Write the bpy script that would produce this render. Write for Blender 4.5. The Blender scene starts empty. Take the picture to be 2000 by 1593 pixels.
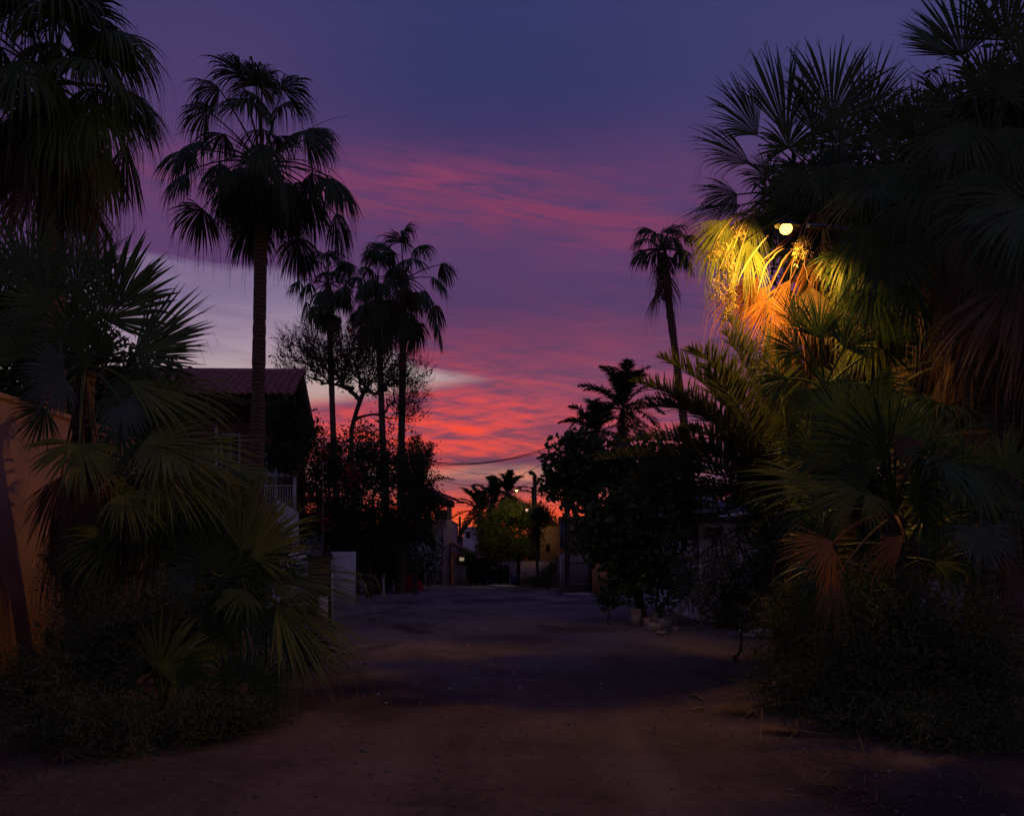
import bpy, math, random
import numpy as np
from mathutils import Vector

# ------------------------------------------------------------------ camera, sky, exposure
F = 1600.0; CX = 1000.0; HZ = 1090.0; CAMH = 1.6
sc = bpy.context.scene
cam_data = bpy.data.cameras.new('camera')
cam_data.sensor_fit = 'HORIZONTAL'; cam_data.sensor_width = 36.0
cam_data.lens = 36.0 * F / 2000.0
cam_data.shift_y = (HZ - 796.5) / 2000.0
cam_data.clip_end = 3000
cam = bpy.data.objects.new('camera', cam_data)
sc.collection.objects.link(cam)
cam.location = (0, 0, CAMH); cam.rotation_euler = (math.radians(90), 0, 0)
sc.camera = cam
sc.view_settings.view_transform = 'Standard'; sc.view_settings.look = 'None'
sc.view_settings.exposure = 0; sc.view_settings.gamma = 1
sc.cycles.max_bounces = 5; sc.cycles.diffuse_bounces = 3; sc.cycles.transmission_bounces = 4
sc.cycles.transparent_max_bounces = 4
sc.cycles.caustics_reflective = False; sc.cycles.caustics_refractive = False

def lin(c):
    return tuple(((v/255.0)/12.92 if v/255.0 <= 0.04045 else ((v/255.0+0.055)/1.055)**2.4) for v in c) + (1.0,)

class N:                                   # small node-expression helper
    def __init__(s, tree, sock): s.t = tree; s.s = sock
    def _m(s, op, *a, clamp=False):
        n = s.t.nodes.new('ShaderNodeMath'); n.operation = op; n.use_clamp = clamp
        for i, v in enumerate((s,)+a):
            if isinstance(v, N): s.t.links.new(v.s, n.inputs[i])
            else: n.inputs[i].default_value = v
        return N(s.t, n.outputs[0])
    def __add__(s, o): return s._m('ADD', o)
    __radd__ = __add__
    def __sub__(s, o): return s._m('SUBTRACT', o)
    def __rsub__(s, o): return (s*-1.0) + o
    def __mul__(s, o): return s._m('MULTIPLY', o)
    __rmul__ = __mul__
    def __truediv__(s, o): return s._m('DIVIDE', o)
    def mx(s, o): return s._m('MAXIMUM', o)
    def mn(s, o): return s._m('MINIMUM', o)
    def sq(s): return s*s
    def pw(s, e): return s._m('POWER', e)
    def exp(s): return s._m('EXPONENT')
    def step(s, a, b):                     # smoothstep from a to b
        n = s.t.nodes.new('ShaderNodeMapRange'); n.interpolation_type = 'SMOOTHSTEP'
        s.t.links.new(s.s, n.inputs[0])
        n.inputs[1].default_value = a; n.inputs[2].default_value = b
        return N(s.t, n.outputs[0])

def xyz(t, x, y, z):
    n = t.nodes.new('ShaderNodeCombineXYZ')
    for i, v in enumerate((x, y, z)):
        if isinstance(v, N): t.links.new(v.s, n.inputs[i])
        else: n.inputs[i].default_value = v
    return n.outputs[0]
def noise(t, vec, scale=1.0, detail=4, rough=.5, dist=0.0):
    n = t.nodes.new('ShaderNodeTexNoise'); t.links.new(vec, n.inputs['Vector'])
    n.inputs['Scale'].default_value = scale; n.inputs['Detail'].default_value = detail
    n.inputs['Roughness'].default_value = rough; n.inputs['Distortion'].default_value = dist
    return N(t, n.outputs[0])
def ramp(t, val, stops, interp='LINEAR'):
    n = t.nodes.new('ShaderNodeValToRGB'); t.links.new(val.s, n.inputs[0])
    e = n.color_ramp.elements; n.color_ramp.interpolation = interp
    while len(e) > 1: e.remove(e[-1])
    e[0].position = stops[0][0]; e[0].color = stops[0][1]
    for p, c in stops[1:]:
        k = e.new(p); k.color = c
    return n.outputs[0]
def mixc(t, fac, a, b, mode='MIX'):
    n = t.nodes.new('ShaderNodeMix'); n.data_type = 'RGBA'; n.blend_type = mode
    if isinstance(fac, N): t.links.new(fac.s, n.inputs[0])
    else: n.inputs[0].default_value = fac
    for i, v in ((6, a), (7, b)):
        if isinstance(v, tuple): n.inputs[i].default_value = v
        else: t.links.new(v, n.inputs[i])
    return n.outputs[2]

def build_world():
    w = bpy.data.worlds.new('World'); sc.world = w; w.use_nodes = True
    t = w.node_tree; t.nodes.clear()
    out = t.nodes.new('ShaderNodeOutputWorld'); bg = t.nodes.new('ShaderNodeBackground')
    t.links.new(bg.outputs[0], out.inputs[0])
    tc = t.nodes.new('ShaderNodeTexCoord'); sp = t.nodes.new('ShaderNodeSeparateXYZ')
    t.links.new(tc.outputs['Generated'], sp.inputs[0])
    x, y, z = [N(t, sp.outputs[i]) for i in range(3)]
    hyp = (x*x + y*y).pw(0.5)
    yy = y.mx(hyp*0.3).mx(0.02)
    U = x/yy; V = z/yy                                    # cloud deck coordinates towards the west
    big = noise(t, xyz(t, U*1.3, V*3.0, 3.0), 1.0, 3, .5) - .5
    mid = noise(t, xyz(t, U*3.0 - V*1.2, V*12.0 + U*1.5, 7.0), 1.0, 6, .62, .6) - .5
    fine = noise(t, xyz(t, U*8.0, V*66.0 + U*9.0, 1.0), 1.0, 7, .66, .5) - .5
    low = (V*-1.0).step(-.34, -.12)                       # 1 near the horizon: finer streaks there
    Vw = V + big*0.055*(1.0-low) + fine*low*0.022 + mid*0.03*(1.0-low*.6)
    def P(py): return (1090-py)/1600.0/0.9
    def st(lst):
        s = sorted((max(0, min(1, P(p))), lin(c)) for p, c in lst)
        return s
    lit = ramp(t, Vw/0.9, st([(0,(54,56,108)),(150,(60,56,108)),(240,(84,56,104)),(330,(132,60,98)),(420,(128,58,94)),
        (520,(108,60,104)),(600,(120,60,98)),(680,(168,66,88)),(760,(190,78,92)),(830,(236,84,72)),(882,(220,84,74)),
        (896,(190,76,74)),(904,(120,68,84)),(920,(216,150,118)),(945,(160,98,100)),(965,(210,90,78)),(1000,(246,86,46)),
        (1040,(255,112,30)),(1090,(240,96,30))]))
    shd = ramp(t, Vw/0.9, st([(0,(48,52,100)),(150,(46,50,98)),(240,(56,50,98)),(330,(80,54,100)),(420,(84,58,104)),
        (520,(84,58,102)),(600,(80,56,100)),(680,(100,60,96)),(760,(124,68,96)),(830,(138,68,90)),(882,(140,68,84)),
        (896,(112,62,84)),(904,(110,62,84)),(920,(150,104,104)),(945,(134,84,94)),(965,(172,80,78)),(1000,(236,78,44)),
        (1040,(250,96,30)),(1090,(240,96,30))]))
    rip = noise(t, xyz(t, U*16.0+V*10.0, V*120.0 - U*14.0, 5.0), 1.0, 4, .55, .5) - .5
    f = (mid*2.3 + fine*(1.5 + low*1.9) + rip*low*2.0 + .38)
    # the long pink band that sinks to the right
    band = V - (0.462 - (U+.19)*.10 - (U+.05).mx(0.0)*.16) + big*.05 + mid*.035
    bandf = ((band*band)*-430.0).exp() * (.46 + mid*1.7 + fine*2.6)
    f = (f*(.35 + low*.65) + bandf*1.35)._m('ADD', 0.0, clamp=True)
    col = mixc(t, f, shd, lit)
    # away from the sunset the low clouds lose their fire and turn mauve
    rt = U.step(.02, .22)*(V*-1.0).step(-.36,-.22)*V.step(.03,.10)
    col = mixc(t, rt*.72, col, mixc(t, f, lin((92,62,100)), lin((150,76,98))))
    # fire near the horizon on the left of the street
    hot = ((((U+.10)/.13).sq() + ((V-.155)/.055).sq())*-1.0).exp()*(.22+mid*1.4+fine*2.4+rip*1.6).mx(0.0)
    col = mixc(t, (hot*1.2).mn(1.0), col, lin((252,74,52)))
    # pale break in the cloud, left, sinking into a thin wedge on the right
    W = (U*-1.0 - .015)
    up = (.2215 + W*.14 + (W-.1).mx(0.0)*.55).mn(.345 + W*.02) + big*.02 + mid*(W*.25+.012) + fine*.018
    lo = .219 - W*.15 + mid*.025 + fine*.014
    gap = (up - V).step(-.003, .014) * (V - lo).step(-.006, .014) * (W + mid*.05 + fine*.03).step(-.012, .03)
    pale = ramp(t, V/0.4, [(0,lin((150,90,100))),(.40,lin((176,110,112))),(.47,lin((196,164,152))),(.56,lin((190,172,172))),(.66,lin((172,150,170))),(.80,lin((134,116,150)))])
    col = mixc(t, gap*(.80+fine*.8+mid*.6)._m('ADD',0.0,clamp=True)*1.05, col, pale)
    lf = (U*-1.0).step(.05, .40)*V.step(.30, .42)*(V*-1.0).step(-.85,-.5)
    col = mixc(t, lf*.55, col, lin((92,62,110)))
    rf_ = U.step(.0, .45)*V.step(.36, .52)*(V*-1.0).step(-.9,-.55)
    col = mixc(t, rf_*.55, col, lin((76,66,116)))
    col = mixc(t, .045, col, lin((112,104,128)))
    # overhead and behind: plain dusk
    zen = V.step(.75, 1.3)
    col = mixc(t, zen, col, lin((66,64,112)))
    back = (y/hyp).step(.30, -.25)
    back = (y/hyp*-1.0).step(-.35, .2)
    col = mixc(t, back, col, ramp(t, z, [(0,lin((112,92,112))),(.3,lin((98,88,122))),(1,lin((66,64,112)))]))
    below = (z*-1.0).step(0.0, .02)
    col = mixc(t, below, col, lin((20,14,18)))
    t.links.new(col, bg.inputs[0]); bg.inputs[1].default_value = 1.0
build_world()
# ------------------------------------------------------------------ mesh collecting
class MB:
    def __init__(s): s.v = []; s.q = []; s.t = []; s.n = 0
    def add(s, v, q=None, t=None):
        v = np.asarray(v, dtype=np.float64).reshape(-1, 3)
        if q is not None and len(q): s.q.append(np.asarray(q, dtype=np.int64) + s.n)
        if t is not None and len(t): s.t.append(np.asarray(t, dtype=np.int64) + s.n)
        s.v.append(v); s.n += len(v)
    def grid(s, P, wrap=False):            # P: (items, K, W, 3)
        n, K, W, _ = P.shape
        idx = np.arange(n*K*W).reshape(n, K, W)
        if wrap: idx = np.concatenate([idx, idx[:, :, :1]], axis=2)
        q = np.stack([idx[:, :-1, :-1], idx[:, :-1, 1:], idx[:, 1:, 1:], idx[:, 1:, :-1]], axis=-1).reshape(-1, 4)
        s.add(P, q)
    def box(s, x0, x1, y0, y1, z0, z1):
        v = [(x, y, z) for z in (z0, z1) for (x, y) in ((x0, y0), (x1, y0), (x1, y1), (x0, y1))]
        s.add(v, [(0,3,2,1),(4,5,6,7),(0,1,5,4),(1,2,6,5),(2,3,7,6),(3,0,4,7)])
    def obox(s, c, ax, ay, az):            # oriented box: centre and three half-axis vectors
        c, ax, ay, az = [np.asarray(k, float) for k in (c, ax, ay, az)]
        v = [c + i*ax + j*ay + k*az for k in (-1, 1) for (i, j) in ((-1,-1),(1,-1),(1,1),(-1,1))]
        s.add(v, [(0,3,2,1),(4,5,6,7),(0,1,5,4),(1,2,6,5),(2,3,7,6),(3,0,4,7)])
    def tube(s, pts, r, sides=6, cap=True):
        P = np.asarray(pts, float); K = len(P)
        r = np.broadcast_to(np.asarray(r, float), (K,))
        T = np.gradient(P, axis=0); T /= np.linalg.norm(T, axis=1)[:, None] + 1e-9
        ref = np.array([0, 0, 1.0]) if abs(T[:, 2]).mean() < .8 else np.array([1.0, 0, 0])
        A = np.cross(T, ref); A /= np.linalg.norm(A, axis=1)[:, None] + 1e-9
        B = np.cross(T, A)
        a = np.linspace(0, 2*np.pi, sides, endpoint=False)
        R = P[:, None] + (A[:, None]*np.cos(a)[None, :, None] + B[:, None]*np.sin(a)[None, :, None])*r[:, None, None]
        s.grid(R[None], wrap=True)
        if cap:
            for e in (0, K-1):
                ring = R[e]; s.add(np.vstack([ring, P[e][None]]), None, [(i, (i+1) % sides, sides) for i in range(sides)])
    def build(s, name, mat, parent=None, smooth=False, kind=None):
        V = np.concatenate(s.v); me = bpy.data.meshes.new(name)
        q = np.concatenate(s.q) if s.q else np.zeros((0, 4), int)
        t = np.concatenate(s.t) if s.t else np.zeros((0, 3), int)
        me.vertices.add(len(V)); me.vertices.foreach_set('co', V.astype(np.float32).ravel())
        loops = np.concatenate([q.ravel(), t.ravel()]).astype(np.int32)
        me.loops.add(len(loops)); me.loops.foreach_set('vertex_index', loops)
        tot = np.concatenate([np.full(len(q), 4), np.full(len(t), 3)]).astype(np.int32)
        st = np.concatenate([[0], np.cumsum(tot)[:-1]]).astype(np.int32)
        me.polygons.add(len(tot)); me.polygons.foreach_set('loop_start', st); me.polygons.foreach_set('loop_total', tot)
        if smooth: me.polygons.foreach_set('use_smooth', np.ones(len(tot), bool))
        me.update(calc_edges=True); me.validate()
        me.materials.append(mat)
        o = bpy.data.objects.new(name, me); sc.collection.objects.link(o)
        if parent is not None:
            o.parent = parent; o.matrix_parent_inverse = parent.matrix_world.inverted() if parent.type != 'EMPTY' else MI(parent)
        if kind: o['kind'] = kind
        return o
def MI(p):
    from mathutils import Matrix
    return Matrix.Translation(p.location).inverted()
def tag(o, label, cat, group=None, kind=None):
    o['label'] = label; o['category'] = cat
    if group: o['group'] = group
    if kind: o['kind'] = kind
    return o
def thing(name, label, cat, loc, group=None):
    o = bpy.data.objects.new(name, None); sc.collection.objects.link(o)
    o.location = loc; o.empty_display_size = .2
    return tag(o, label, cat, group)
def at(px, py, d):                          # a point of the photograph at its own distance
    return np.array([(px-CX)/F*d, d, CAMH + (HZ-py)/F*d])
def X(px, d): return (px-CX)/F*d
def Z(py, d): return CAMH + (HZ-py)/F*d
def G(px, d): return np.array([(px-CX)/F*d, d, 0.0])
def nrm(v): v = np.asarray(v, float); return v/(np.linalg.norm(v)+1e-9)
def bez(p0, p1, p2, K=8):
    t = np.linspace(0, 1, K)[:, None]
    return (1-t)**2*p0 + 2*t*(1-t)*p1 + t*t*p2

# ------------------------------------------------------------------ materials
def mat_base(name):
    m = bpy.data.materials.new(name); m.use_nodes = True
    t = m.node_tree; b = t.nodes['Principled BSDF']
    return m, t, b
def objco(t):
    g = t.nodes.new('ShaderNodeNewGeometry'); return g.outputs['Position']
def bump(t, b, h, strength=.5, dist=.02):
    n = t.nodes.new('ShaderNodeBump'); n.inputs['Strength'].default_value = strength; n.inputs['Distance'].default_value = dist
    t.links.new(h.s, n.inputs['Height']); t.links.new(n.outputs[0], b.inputs['Normal'])
def rgb(r, g, b): return (r, g, b, 1.0)
def leaf_mat(name, c1, c2, c3=None, trans=.35, rough=.5, scale=3.0, spec=.18):
    m, t, b = mat_base(name)
    pos = objco(t)
    n1 = noise(t, pos, scale, 3, .6); n2 = noise(t, pos, scale*9, 2, .5)
    stops = [(.32, c1), (.62, c2)]
    if c3: stops.append((.78, c3))
    col = ramp(t, n1*.6+n2*.4, stops)
    t.links.new(col, b.inputs['Base Color']); b.inputs['Roughness'].default_value = rough
    b.inputs['Specular IOR Level'].default_value = spec
    tr = t.nodes.new('ShaderNodeBsdfTranslucent'); t.links.new(col, tr.inputs[0])
    mx = t.nodes.new('ShaderNodeMixShader'); mx.inputs[0].default_value = trans
    t.links.new(b.outputs[0], mx.inputs[1]); t.links.new(tr.outputs[0], mx.inputs[2])
    t.links.new(mx.outputs[0], t.nodes['Material Output'].inputs[0])
    return m
def rough_mat(name, c1, c2, scale=4.0, rough=.85, bmp=.4, bdist=.01, metal=0.0, stretch=(1,1,1), detail=5):
    m, t, b = mat_base(name)
    mp = t.nodes.new('ShaderNodeMapping'); t.links.new(objco(t), mp.inputs[0]); mp.inputs['Scale'].default_value = stretch
    n1 = noise(t, mp.outputs[0], scale, detail, .6); n2 = noise(t, mp.outputs[0], scale*14, 3, .6)
    col = ramp(t, n1*.7+n2*.3, [(.35, c1), (.65, c2)])
    t.links.new(col, b.inputs['Base Color']); b.inputs['Roughness'].default_value = rough; b.inputs['Metallic'].default_value = metal
    b.inputs['Specular IOR Level'].default_value = .3
    bump(t, b, n2, bmp, bdist)
    return m
def trunk_mat(name, c1, c2, ring=9.0):      # ringed palm trunk
    m, t, b = mat_base(name)
    pos = objco(t); sp = t.nodes.new('ShaderNodeSeparateXYZ'); t.links.new(pos, sp.inputs[0])
    x, y, z = [N(t, sp.outputs[i]) for i in range(3)]
    wob = noise(t, pos, 4.0, 3, .6)
    w = ((z*ring + wob*1.6)*6.283)._m('SINE')*.5+.5
    fib = noise(t, xyz(t, x*30.0, y*30.0, z*3.0), 1.0, 4, .6)
    col = ramp(t, w*.45+fib*.55, [(.25, c1), (.75, c2)])
    t.links.new(col, b.inputs['Base Color']); b.inputs['Roughness'].default_value = .9
    bump(t, b, w*.6+fib, .9, .03)
    return m
M = {}
LAMP_NEAR = 500.0; LAMP_FAR = 95.0
M['fan'] = leaf_mat('fan_leaf', rgb(.030,.062,.020), rgb(.07,.115,.032), rgb(.12,.13,.045), trans=.28, rough=.42)
M['fan_olive'] = leaf_mat('fan_leaf_olive_lit', rgb(.13,.16,.035), rgb(.21,.23,.055), rgb(.28,.25,.08), trans=.42, rough=.5)  # olive leaf, brightened so lamplit fronds carry warm light in their colour
M['fan_gray'] = leaf_mat('fan_leaf_grey_green', rgb(.05,.075,.055), rgb(.10,.13,.09), trans=.25, rough=.45)
M['fan_far'] = leaf_mat('fan_leaf_dark', rgb(.022,.042,.018), rgb(.05,.08,.030), trans=.2, rough=.5, scale=1.5)
M['dead'] = leaf_mat('dead_frond', rgb(.10,.055,.03), rgb(.22,.13,.07), rgb(.30,.20,.12), trans=.25, rough=.7)
M['dead_orange'] = leaf_mat('dead_frond_orange', rgb(.30,.11,.035), rgb(.48,.20,.06), rgb(.42,.24,.09), trans=.35, rough=.6)
M['dead_dark'] = leaf_mat('dead_frond_dark', rgb(.07,.038,.026), rgb(.15,.085,.058), trans=.15, rough=.75)
M['straw'] = leaf_mat('dry_flower', rgb(.28,.21,.08), rgb(.42,.33,.14), trans=.35, rough=.7)
M['petiole'] = rough_mat('petiole', rgb(.06,.05,.02), rgb(.13,.10,.04), 8, .6)
M['date'] = leaf_mat('date_leaf', rgb(.06,.075,.03), rgb(.12,.13,.05), rgb(.2,.18,.08), trans=.22, rough=.45)
M['coco'] = leaf_mat('coconut_leaf', rgb(.02,.04,.012), rgb(.045,.07,.02), trans=.25, rough=.5)
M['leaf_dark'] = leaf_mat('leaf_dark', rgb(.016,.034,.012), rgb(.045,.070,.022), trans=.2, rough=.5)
M['leaf_big'] = leaf_mat('leaf_big', rgb(.022,.055,.016), rgb(.05,.10,.025), rgb(.07,.12,.03), trans=.3, rough=.35, spec=.5)
M['leaf_soft'] = leaf_mat('leaf_soft', rgb(.07,.09,.02), rgb(.14,.155,.035), trans=.45, rough=.6)
M['leaf_scrub'] = leaf_mat('leaf_scrub', rgb(.05,.065,.03), rgb(.12,.14,.055), rgb(.22,.19,.10), trans=.35, rough=.6)
M['bloom_white'] = leaf_mat('bloom_white', rgb(.62,.62,.58), rgb(.8,.78,.74), trans=.3, rough=.6)
M['bloom_red'] = leaf_mat('bloom_red', rgb(.50,.02,.03), rgb(.75,.03,.10), trans=.4, rough=.5)
M['bloom_pink'] = leaf_mat('bloom_pink', rgb(.55,.03,.18), rgb(.70,.05,.30), trans=.4, rough=.5)
M['trunk'] = trunk_mat('palm_trunk', rgb(.035,.024,.018), rgb(.11,.075,.052))
M['trunk_red'] = trunk_mat('palm_trunk_reddish', rgb(.05,.03,.022), rgb(.16,.10,.07))
M['bark'] = rough_mat('bark', rgb(.035,.025,.018), rgb(.10,.075,.055), 6, .95, .8, .02, stretch=(3,3,.6))
M['twig'] = rough_mat('twig', rgb(.05,.035,.025), rgb(.12,.09,.06), 6, .95)
M['dead_dry'] = M['dead']

# ------------------------------------------------------------------ palm pieces
UP = np.array([0, 0, 1.0])
def fan(mb, hub, tip, n=44, spread=2.1, droop=.35, face=None, split=.5, seed=0, cup=.12, wid=1.25, K=9, thread=.25, hang=.25):
    """one fan leaf: pleated segments round the hub, joined near it, free and drooping towards their tips"""
    rng = np.random.default_rng(seed)
    hub = np.asarray(hub, float); d = np.asarray(tip, float) - hub; R = np.linalg.norm(d); d = d/R
    if face is None: face = np.array([0, -1, .5])
    f = np.asarray(face, float); f = nrm(f - d*np.dot(f, d)); s = np.cross(d, f)
    a = np.linspace(-spread, spread, n) + rng.normal(0, .35*spread/n, n)
    L = R*(1 - .28*(np.abs(a)/max(spread, .5))**2)*rng.uniform(.86, 1.05, n)*np.where(rng.random(n) < .07, rng.uniform(.45, .85, n), 1)
    dirs = np.cos(a)[:, None]*d + np.sin(a)[:, None]*s + f*(cup*(1+np.abs(a)/2.0))[:, None]*.6
    dirs /= np.linalg.norm(dirs, axis=1)[:, None]
    w = -np.sin(a)[:, None]*d + np.cos(a)[:, None]*s
    t = np.linspace(0, 1, K)
    dr = droop*rng.uniform(.6, 1.4, n)
    brk = rng.random(n) < hang
    da = 2*spread/n
    pos = np.repeat(hub[None], n, 0); rows = []
    sp_ = np.clip(split*rng.uniform(.85, 1.1, n), .2, .9)
    jit = rng.normal(0, .05, (n, 3))
    for k in range(K):
        tk = t[k]
        if k > 0:
            v = dirs + np.outer(dr*tk**2*2.0 + np.where(brk, 1, 0)*2.2*droop*max(0, tk-.62)*2.5, -UP) + jit*tk*1.5
            v /= np.linalg.norm(v, axis=1)[:, None]
            pos = pos + v*(L*(t[k]-t[k-1]))[:, None]
        r = L*tk
        hw = np.where(tk <= sp_, r*np.tan(da/2)*wid, L*sp_*np.tan(da/2)*wid*np.clip(1-(tk-sp_)/(1-sp_), 0, 1)**.75)
        hw = np.maximum(hw, .0015)
        fold = hw*.7
        rows.append(np.stack([pos - w*hw[:, None], pos + f*fold[:, None], pos + w*hw[:, None]], axis=1))
    mb.grid(np.stack(rows, axis=1))
    # loose threads at the tips
    m = rng.random(n) < thread
    if m.any():
        p0 = pos[m]; ln = (L[m]*rng.uniform(.15, .4, m.sum()))[:, None]
        q = np.stack([np.stack([p0-w[m]*R*.004, p0+w[m]*R*.004], 1),
                      np.stack([p0+v[m]*ln*.4-UP*ln*.9-w[m]*R*.002, p0+v[m]*ln*.4-UP*ln*.9+w[m]*R*.002], 1)], axis=1)
        mb.grid(q)
def petiole(mb, base, hub, r=.02, sag=.12, lift=None):
    base = np.asarray(base, float); hub = np.asarray(hub, float)
    L = np.linalg.norm(hub-base)
    mid = (base+hub)/2 + UP*L*sag
    pts = bez(base, mid, hub, 7)
    mb.tube(pts, np.linspace(r*1.5, r*.8, 7), 4, cap=False)
def feather(mb, p0, p1, p2, n=70, ll=.45, droop=.3, seed=0, width=.018, start=.12, r=.018, K=4, vee=.35, fwd=.55):
    """one pinnate leaf along a bent rachis"""
    rng = np.random.default_rng(seed)
    C = bez(np.asarray(p0, float), np.asarray(p1, float), np.asarray(p2, float), 24)
    mb.tube(C, np.linspace(r, r*.15, 24), 4, cap=False)
    T = np.gradient(C, axis=0); T /= np.linalg.norm(T, axis=1)[:, None]
    u = np.linspace(start, 1, n)
    for sgn in (-1, 1):
        uu = np.clip(u + rng.normal(0, .3/n, n), 0, 1)
        i = uu*23; i0 = np.minimum(i.astype(int), 22); fr = (i-i0)[:, None]
        B = C[i0]*(1-fr) + C[i0+1]*fr; t_ = T[i0]*(1-fr) + T[i0+1]*fr
        side = np.cross(t_, UP); side /= np.linalg.norm(side, axis=1)[:, None]+1e-6
        up = np.cross(side, t_)
        d = t_*fwd + sgn*side*(1-fwd*.4) + up*(vee+rng.normal(0, .18, n))[:, None] + rng.normal(0, .07, (n, 3))
        d /= np.linalg.norm(d, axis=1)[:, None]
        L = ll*(np.sin(np.pi*np.clip((uu-start)/(1-start), 0, 1)*.82+.35))**.8*rng.uniform(.8, 1.1, n)
        wv = np.cross(d, up+side*.3); wv /= np.linalg.norm(wv, axis=1)[:, None]+1e-6
        pos = B.copy(); rows = []
        for k in range(K):
            tk = k/(K-1)
            if k:
                v = d + np.outer(droop*tk**1.5*rng.uniform(.6, 1.4, n)*1.6, -UP); v /= np.linalg.norm(v, axis=1)[:, None]
                pos = pos + v*(L/(K-1))[:, None]
            hw = width*np.array([.7, 1, .75, .08])[min(k, 3)] if K == 4 else width*(1-tk)
            rows.append(np.stack([pos-wv*hw, pos+wv*hw], axis=1))
        mb.grid(np.stack(rows, axis=1))
def trunk(mb, pts, r, sides=14, rough_=.06, seed=0, K=60):
    rng = np.random.default_rng(seed)
    pts = np.asarray(pts, float)
    t = np.linspace(0, 1, K); u = np.linspace(0, 1, len(pts))
    P = np.stack([np.interp(t, u, pts[:, i]) for i in range(3)], 1)
    if len(pts) > 2:
        k = np.ones(7)/7; pad = np.pad(P, ((3, 3), (0, 0)), 'edge')
        Q = np.stack([np.convolve(pad[:, i], k, 'valid') for i in range(3)], 1); P[2:-2] = Q[2:-2]
    R = np.interp(t, np.linspace(0, 1, len(r)), r)*(1+rng.normal(0, rough_, K))
    mb.tube(P, R, sides)
def boots(mb, c, r, z0, z1, n=60, seed=0, ln=.28):      # cut leaf bases sticking out of a trunk
    rng = np.random.default_rng(seed)
    for i in range(n):
        a = i*2.4+rng.normal(0, .2); z = z0+(z1-z0)*i/n
        o = np.array([math.cos(a), math.sin(a), 0]); s = np.array([-o[1], o[0], 0])
        b = np.array([c[0], c[1], z])+o*r*.8; l = ln*rng.uniform(.6, 1.2)
        e = b + o*l*.5 + UP*l*.8
        mb.add([b-s*.06, b+s*.06, e+s*.025, e-s*.025, b-UP*.03, e-UP*.0+o*.02],
               [(0,1,2,3)], [(0,4,1),(0,3,5),(0,5,4),(1,4,5),(1,5,2),(3,2,5)])
def crown_fans(mb, c, n, pet, R, lo=-50, hi=85, droop=.8, spread=1.5, nseg=34, seed=0, K=8, thread=.3, prad=.022, hang=.4, split=.52):
    """a whole head of fan leaves seen from afar"""
    rng = np.random.default_rng(seed)
    c = np.asarray(c, float)
    for i in range(n):
        az = i*2.39996 + rng.normal(0, .12); el = math.radians(hi + (lo-hi)*(i/(n-1))**.9 + rng.normal(0, 5))
        dv = np.array([math.cos(az)*math.cos(el), math.sin(az)*math.cos(el), math.sin(el)])
        L = pet*rng.uniform(.8, 1.15)
        hub = c + dv*L - UP*L*.18*math.cos(el)
        out = np.array([math.cos(az), math.sin(az), 0])
        e2 = el - math.radians(rng.uniform(18, 40))
        d2 = out*math.cos(e2) + UP*math.sin(e2)
        Rr = R*rng.uniform(.85, 1.12)
        face = UP*math.cos(e2) - out*math.sin(e2) + rng.normal(0, .25, 3)
        fan(mb, hub, hub+d2*Rr, nseg, spread*rng.uniform(.85, 1.15), droop*rng.uniform(.7, 1.3), face, split, int(rng.integers(1e9)), cup=-.3, K=K, thread=thread, hang=hang, wid=1.3)
        petiole(mb, c, hub, prad, .10 if el > 0 else .22)
def skirt_fans(mb, c, z0, z1, n, R, r0=.25, seed=0, nseg=22, spread=.55, droop=.5, K=7, tilt=.35):
    rng = np.random.default_rng(seed)
    for i in range(n):
        az = i*2.39996+rng.normal(0, .3); z = z0+(z1-z0)*rng.random()
        o = np.array([math.cos(az), math.sin(az), 0])
        hub = np.array([c[0], c[1], z]) + o*r0*rng.uniform(.7, 1.5)
        d = o*tilt*rng.uniform(.3, 1.4) - UP
        Rr = R*rng.uniform(.7, 1.2)
        fan(mb, hub, hub+nrm(d)*Rr, nseg, spread*rng.uniform(.6, 1.4), droop, o+rng.normal(0, .4, 3), .4, int(rng.integers(1e9)), cup=.1, K=K, thread=.5, hang=.2)

# ------------------------------------------------------------------ branching plants
def leaves(mb, C, size, rng, aspect=.45, droop=.0, hexa=False, jit=.35):
    n = len(C); d = rng.normal(0, 1, (n, 3)); d[:, 2] -= droop; d /= np.linalg.norm(d, axis=1)[:, None]
    r = rng.normal(0, 1, (n, 3)); s = np.cross(d, r); s /= np.linalg.norm(s, axis=1)[:, None]; u = np.cross(d, s)
    L = (size*rng.uniform(1-jit, 1+jit, n))[:, None]; W = L*aspect*.5
    if hexa:
        P = np.stack([C, C+d*L*.35-s*W*.75+u*W*.3, C+d*L*.72-s*W+u*W*.3, C+d*L, C+d*L*.72+s*W+u*W*.3, C+d*L*.35+s*W*.75+u*W*.3], 1)
        i = np.arange(n)[:, None]*6
        q = np.concatenate([i+np.array([[0,1,2,3]]), i+np.array([[0,3,4,5]])])
        mb.add(P, q)
    else:
        P = np.stack([C, C+d*L*.5-s*W+u*W*.4, C+d*L, C+d*L*.5+s*W+u*W*.4], 1)
        i = np.arange(n)[:, None]*4
        mb.add(P, i+np.array([[0,1,2,3]]))
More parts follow.
